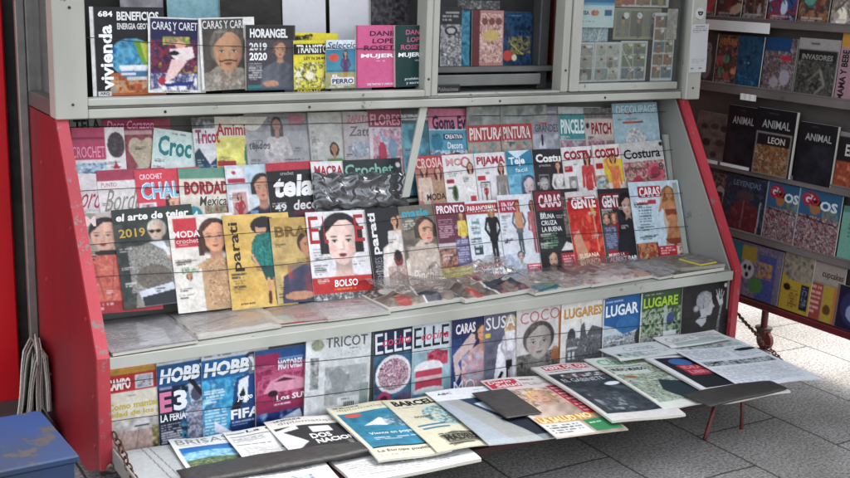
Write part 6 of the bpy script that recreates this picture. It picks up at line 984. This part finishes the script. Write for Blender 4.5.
# ------------------------------------------------------------------ children books on the side rack
GR = 'books on the side rack'
def Wg(kind, label, y, z, w, h, fn, bg='#555', row=0, dx=0, t=.005, cat=None):
    return upright(kind, label, cat or kind.replace('_', ' '), GR, 2.692 + dx, y, z, w, h, fn, .06, (0, -1, 0), t, bg, cell=.0034, gain=.95)
def comic(cols, title=None, tc='#ddd', tb=None):
    def f(a):
        a.n(0, 0, 1, 1, cols, .09)
        for q in range(7):
            x, y = a.rs.rand(2); c = cols[a.rs.randint(len(cols))]; a.e(x, .2 + y * .7, a.rs.uniform(.08, .22), a.rs.uniform(.05, .14), tuple(min(1, v * 1.7 + .03) for v in lin(c)), a.rs.uniform(0, 90)); a.ln(x, .3 + y * .5, a.rs.rand(), .2 + .7 * a.rs.rand(), .02, tuple(v * .4 for v in lin(c)))
        if a.rs.rand() < .6: panels(a, cols, 2, 2, .08, .34, .92, .9, '#8c8478')
        a.L(.1, .9, .9, .97, 2, '#c8c0bc')
        if tb: a.r(.04, .04, .96, .24, tb)
        if title: a.T(title, .08, .07, .92, .2, tc, .03)
    return f
A = [('comic_book', 'red and green children book at the top left of the side rack', .4, .12, ['#a8323c', '#5c7c4c', '#c87c6c', '#7c2c34']), ('comic_book', 'dark multicoloured children book beside the red one on the top shelf', .27, .13, ['#44504c', '#8c3c3c', '#30383c', '#98846c']),
     ('comic_book', 'pale framed children book on the top shelf of the side rack', .13, .12, ['#8c8684', '#6c4440', '#b0a8a4', '#4c4040']), ('comic_book', 'blue and red children book on the top shelf', 0, .14, ['#2c5484', '#a83c44', '#1c3c64', '#98a4b4']), ('comic_book', 'green and orange children book on the top shelf', -.15, .14, ['#4a7c6c', '#b8744c', '#34504c', '#8c3c3c']),
     ('comic_book', 'tan and grey children book at the right of the top shelf', -.3, .16, ['#a89c8c', '#6c6460', '#c8bcac', '#8c8078']), ('comic_book', 'brown children book beyond the tan one on the top shelf', -.47, .16, ['#6c5444', '#8c705c', '#4c3c34'])]
for k_, lb, y, w, c in A: Wg(k_, lb, y, 1.284, w, .24, comic(c), c[0])
Wg('picture_book', 'dim book with a pale dog portrait, second shelf of the side rack', .364, 1.022, .105, .2, lambda a: a.r(0, 0, 1, 1, '#4c4846').e(.55, .3, .2, .12, '#98928c').e(.55, .62, .28, .3, '#8a8580').e(.45, .27, .03, .02, '#222').e(.62, .27, .03, .02, '#222').e(.55, .35, .05, .03, '#222'))
Wg('comic_book', 'red comic with green figures, second shelf', .255, 1.022, .115, .2, comic(['#8c3c3c', '#4c6c54', '#3a2c34', '#b86c5c', '#2c3c4c'], 'AVENTURAS', '#c8844c'))
Wg('comic_book', 'tall plain blue book, second shelf', .137, 1.018, .13, .206, lambda a: a.n(0, 0, 1, 1, ['#27506c', '#31607c', '#20425a'], .1).L(.3, .5, .7, .54, 1, '#8cacc0').n(.1, .7, .9, 1, ['#2b6890', '#184664', '#4c88a8'], .06), '#1f5478', dx=-.003)
Wg('comic_book', 'crowded comic with red badge and white figures, second shelf', .0, 1.016, .155, .21, lambda a: a.n(0, 0, 1, 1, ['#5c4c50', '#8c7474', '#3a3438', '#a8a0a4', '#6c3c40'], .05).r(0, 0, .8, .24, '#24507c').e(.7, .36, .18, .05, '#b83444').e(.72, .7, .16, .14, '#a8a4ac').e(.4, .8, .14, .1, '#a89ca0'))
Wg('comic_book', 'black comic with white header band and ghostly running figure', -.165, 1.012, .188, .222, lambda a: a.r(0, 0, 1, .17, '#a8a29e').L(.3, .07, .7, .12, 1, '#444').r(.03, .2, .97, .97, '#2c2a2b').n(.05, .36, .95, .96, ['#2c2a2b', '#3c3a38', '#6c6a62', '#242224', '#8c8878'], .06).T('INVASORES', .12, .26, .88, .35, '#98948c', .03).ln(.6, .5, .75, .75, .05, '#8c8a7c').ln(.75, .75, .55, .9, .04, '#8c8a7c').ln(.6, .5, .35, .7, .04, '#7c7a6c'), '#8c8884', dx=-.004)
Wg('book', 'pink book with vertical black title at the right edge of the picture', -.36, 1.012, .13, .25, lambda a: a.r(0, 0, 1, .2, '#c8943c').r(0, .2, 1, 1, '#b08c94').T('MAMA Y BEBE', .08, .24, .3, .95, '#1c181a', .03, 0, 90), '#b08c94', dx=-.004)
Wg('comic_book', 'grey green comic beyond the pink book', -.5, 1.012, .16, .23, comic(['#5c6c64', '#8c8478', '#3c4444']))
Wg('picture_book', 'tan book with rows of small brown animal drawings', .335, .704, .19, .2, lambda a: a.n(0, 0, 1, 1, ['#6c6058', '#7c7068', '#5c524c'], .2).e(.25, .3, .1, .06, '#3c342f').e(.55, .28, .12, .06, '#4a403a').e(.82, .3, .1, .07, '#3c342f').e(.35, .62, .12, .08, '#332c28').e(.75, .6, .14, .07, '#4a403a').e(.6, .85, .1, .05, '#3c342f'), '#6c6058')
def animal(tx=None, band=None):
    def f(a):
        a.r(0, 0, 1, 1, '#201f24').L(.3, .06, .75, .09, 1, '#5c5c60').T('ANIMAL', .18, .17, .88, .29, '#a8a6a4', .014)
        if band: a.r(.06, .36, .96, 1, '#8c8480').r(.09, .38, .93, .98, '#2a2426').T(band, .38, .42, .8, .52, '#c8bcb0', .02).n(.09, .55, .93, .98, ['#7c4c30', '#a87c54', '#4c3424', '#c8a47c', '#5c4438'], .05)
        else: a.n(.1, .35, .95, 1, ['#1c1c22', '#26262e', '#2f2f3a'], .2)
    return f
Wg('book', 'black wildlife book with plain dark lower half, left one on the third shelf', .158, .702, .16, .245, animal(), '#201f24', t=.012)
Wg('book', 'black wildlife book with a brown lion picture panel', .0, .70, .2, .255, animal(None, 'LEON'), '#201f24', t=.014, dx=-.008)
Wg('book', 'black wildlife book with plain dark lower half, right of the lion one', -.215, .70, .175, .225, animal(), '#201f24', t=.012, dx=-.002)
Wg('book', 'dark book with an orange picture at the right end of the third shelf', -.398, .70, .17, .21, lambda a: a.r(0, 0, 1, .08, '#8c8480').r(0, .08, 1, .5, '#241f22').T('EL MAR', .2, .2, .98, .4, '#c8c0bc', .03).n(0, .5, 1, 1, ['#a8583c', '#8c4430', '#c87c54'], .1), '#241f22', dx=-.004)
Wg('comic_book', 'small dark red comic half hidden at the left of the fourth shelf', .262, .445, .12, .215, comic(['#4c2c2c', '#8c7c74', '#2c3438', '#6c3434']), '#332c2c')
Wg('comic_book', 'large blue grey book with a red striped bearded figure, fourth shelf', .145, .445, .225, .225, lambda a: a.n(0, 0, 1, 1, ['#2c3c50', '#38485c', '#24303c', '#4c5c6c'], .1).T('LEYENDAS', .2, .08, .85, .18, '#7c8c9c', .02).e(.5, .34, .2, .1, '#5c4c4c').p([(.15, .95), (.25, .5), (.5, .42), (.8, .5), (.9, .95)], '#7c3438').ln(.5, .45, .48, .9, .03, '#a89890').n(.15, .45, .85, 1, ['#7c3438', '#5c2c34', '#8c5054'], .06, .6, True).ln(.88, .4, .86, .95, .03, '#b0b4b8'), '#2c3c50')
def go(a):
    a.r(0, 0, 1, .42, '#386888').e(.28, .16, .2, .12, '#a8283c').e(.26, .16, .13, .08, '#c8ccd0').T('GO', .12, .08, .5, .25, '#b02c3c', .04).T('OS', .52, .14, .92, .3, '#d0d8dc', .04).e(.42, .28, .13, .11, '#a8744c').e(.42, .2, .16, .05, '#2c1f1c').n(.6, .26, .95, .42, ['#2c6c9c', '#8c7c4c', '#4c8c9c'], .05).n(0, .42, 1, 1, ['#a8989c', '#8c3c44', '#3c3844', '#c8b8b4', '#5c4c54', '#b06c50'], .045).ln(.05, .45, .95, .5, .02, '#2c2428')
    a.r(0, 0, .02, 1, '#b0b4bc')
Wg('comic_book', 'blue topped comic with red bubble title, left of two alike', -.08, .445, .175, .23, go, '#2468a0', dx=-.003)
Wg('comic_book', 'blue topped comic with red bubble title, right of two alike', -.242, .445, .2, .232, go, '#2468a0', dx=-.006)
Wg('book', 'mint green book at the right edge of the fourth shelf', -.448, .445, .16, .2, lambda a: a.r(0, 0, 1, 1, '#7cac9c').r(0, 0, 1, .12, '#5c8c80').L(.2, .3, .8, .6, 4, '#4c6c64'), '#7cac9c')
Wg('comic_book', 'purple and blue children book with a white masked ghost face', .105, .195, .3, .215, lambda a: a.n(0, 0, 1, 1, ['#7c6c88', '#98808c', '#5c6c8c', '#a89494', '#4c5c84'], .06).p([(0, 0), (.3, .05), (.3, .45), (.1, .4)], '#2f8088').r(.3, .06, .55, .34, '#b09c3c').r(.6, .15, .9, 1, '#34509c', al=.7).e(.42, .5, .12, .18, '#c8c4c8').e(.38, .46, .03, .05, '#1c1c24').e(.46, .46, .03, .05, '#1c1c24').e(.42, .6, .03, .05, '#1c1c24').e(.2, .6, .1, .2, '#a84450').e(.6, .75, .12, .15, '#5c8c54').n(.6, .3, .85, .6, ['#a83c4c', '#c8a45c', '#34509c'], .04), '#7c6c88', dx=-.002)
Wg('magazine', 'yellow activity magazine with a grey sketched head', -.205, .195, .145, .235, lambda a: a.r(0, 0, 1, 1, '#c0a43c').n(0, 0, 1, .48, ['#8c8474', '#a89c88', '#6c6458'], .08).p([(0, .4), (.4, .55), (1, .45), (1, .6), (0, .7)], '#c0a43c').e(.2, .62, .12, .06, '#2c2420').L(.3, .6, .62, .95, 8, '#7c3c34').r(.68, .52, .95, .94, '#24283c').L(.72, .56, .9, .9, 9, '#98a0b4'), '#c0a43c', dx=-.005)
Wg('magazine', 'pale magazine with red and yellow boxes on the bottom shelf', -.342, .195, .15, .235, lambda a: a.r(0, 0, 1, .42, '#988c80').r(.04, .08, 1, .38, '#a89c90').T('cupcakes', .3, .18, .95, .32, '#5c4038', .02, .1).r(0, .42, .4, 1, '#a85044').L(.05, .46, .36, .95, 6, '#e0b8a8').r(.42, .42, .75, 1, '#b89c3c').e(.58, .8, .12, .08, '#6c4c2c').r(.75, .42, 1, 1, '#c07c44'), '#988c80', dx=-.002)
Wg('picture_book', 'dark purple book with orange ball shapes at the lower right', -.468, .195, .16, .16, lambda a: a.r(0, 0, 1, 1, '#2c2440').r(.02, 0, .05, 1, '#8c8078').e(.5, .5, .36, .4, '#3c3c64').e(.55, .35, .14, .12, '#b8502c').e(.5, .6, .2, .2, '#98a0c0').e(.8, .55, .12, .12, '#c8643c'), '#2c2440', dx=-.003)
# thin white strips along the side rack shelf edges
def strip(label, y0, y1, z0, z1, cut=0):
    L_ = y0 - y1; V = [(2.6775 - .001 * math.sin(i * 1.7), y0 - L_ * i / 12, z) for z in (z0, z1) for i in range(13)]; V2 = [(v[0] + .0008, v[1], v[2]) for v in V]
    F = [(i, i + 1, i + 14, i + 13) for i in range(12)]; k = 26; F2 = [tuple(j + k for j in f)[::-1] for f in F]
    if cut: V = [(x, y, z + (cut * (y0 - y) / L_ if z == z1 and False else (z0 - z1) * -.0)) for x, y, z in V]
    E_ = [(0, 13, 39, 26), (12, 38, 51, 25)] + [(i, i + 26, i + 27, i + 1) for i in range(12)] + [(13 + i, 14 + i, 40 + i, 39 + i) for i in range(12)]
    o = link('white_strip', V + V2, F + F2 + E_, mat('bright_white', '#e8e8e2', .6)); tag(o, label, 'paper strip', 'white strips on the side rack'); return o
strip('long white strip on the top shelf edge of the side rack', .352, -.03, 1.238, 1.278)
strip('short white scrap on the second shelf edge of the side rack', .09, .005, .975, 1.0)
strip('narrow white strip behind the right panel on the third shelf edge', .3, .18, .698, .712)
strip('narrow white strip hanging lower on the third shelf edge', .165, .0, .70, .712)
# ------------------------------------------------------------------ folded newspapers wedged at the left
for i in range(6):
    x = -.112 + i * .0175; hh = [.2, .175, .165, .21, .19, .18][i]; yy = .16 + [0, -.03, .01, -.02, .015, -.01][i]; ln_ = [-7, -9, -5, -2, 1, 2][i]
    root = empty('folded_newspaper', M=frame((x, yy, .102), (.98, -.2 + .05 * (i - 2.5), 0), (0, .05, 1), ln_)); tag(root, 'folded newspaper standing on edge with others between the red panels', 'newspaper', 'folded newspapers between the red panels')
    for q in range(3):
        mb = MB(); V = []; x0 = q * .0048; fl = [.0, .001, .003][q]
        for L in range(7):
            t = L / 6; zz = hh * t * (1 - .03 * q); bx_ = x0 + fl * t * t + .0015 * math.sin(L + i)
            V += [(bx_, zz, .0), (bx_ + .0035, zz, -.002 * q), (bx_ + .0035, zz - .006 * t, -.17), (bx_, zz - .006 * t, -.17)]
        F = []
        for L in range(6): F += [(L * 4 + k, L * 4 + (k + 1) % 4, L * 4 + 4 + (k + 1) % 4, L * 4 + 4 + k) for k in range(4)]
        F += [(3, 2, 1, 0), (24, 25, 26, 27)]
        link('folded_sheet', V, F, mat('newsprint_stock', ['#dedbd0', '#a8a498', '#e6e3d9'][(i + q) % 3], .9, noise=.35, nscale=90), root)
bx = MB().box(-.17, -.03, .05, .3, 0, .1, .004).build('low_box', DARKG); tag(bx, 'low dark box on the pavement that the folded newspapers stand on', 'box')
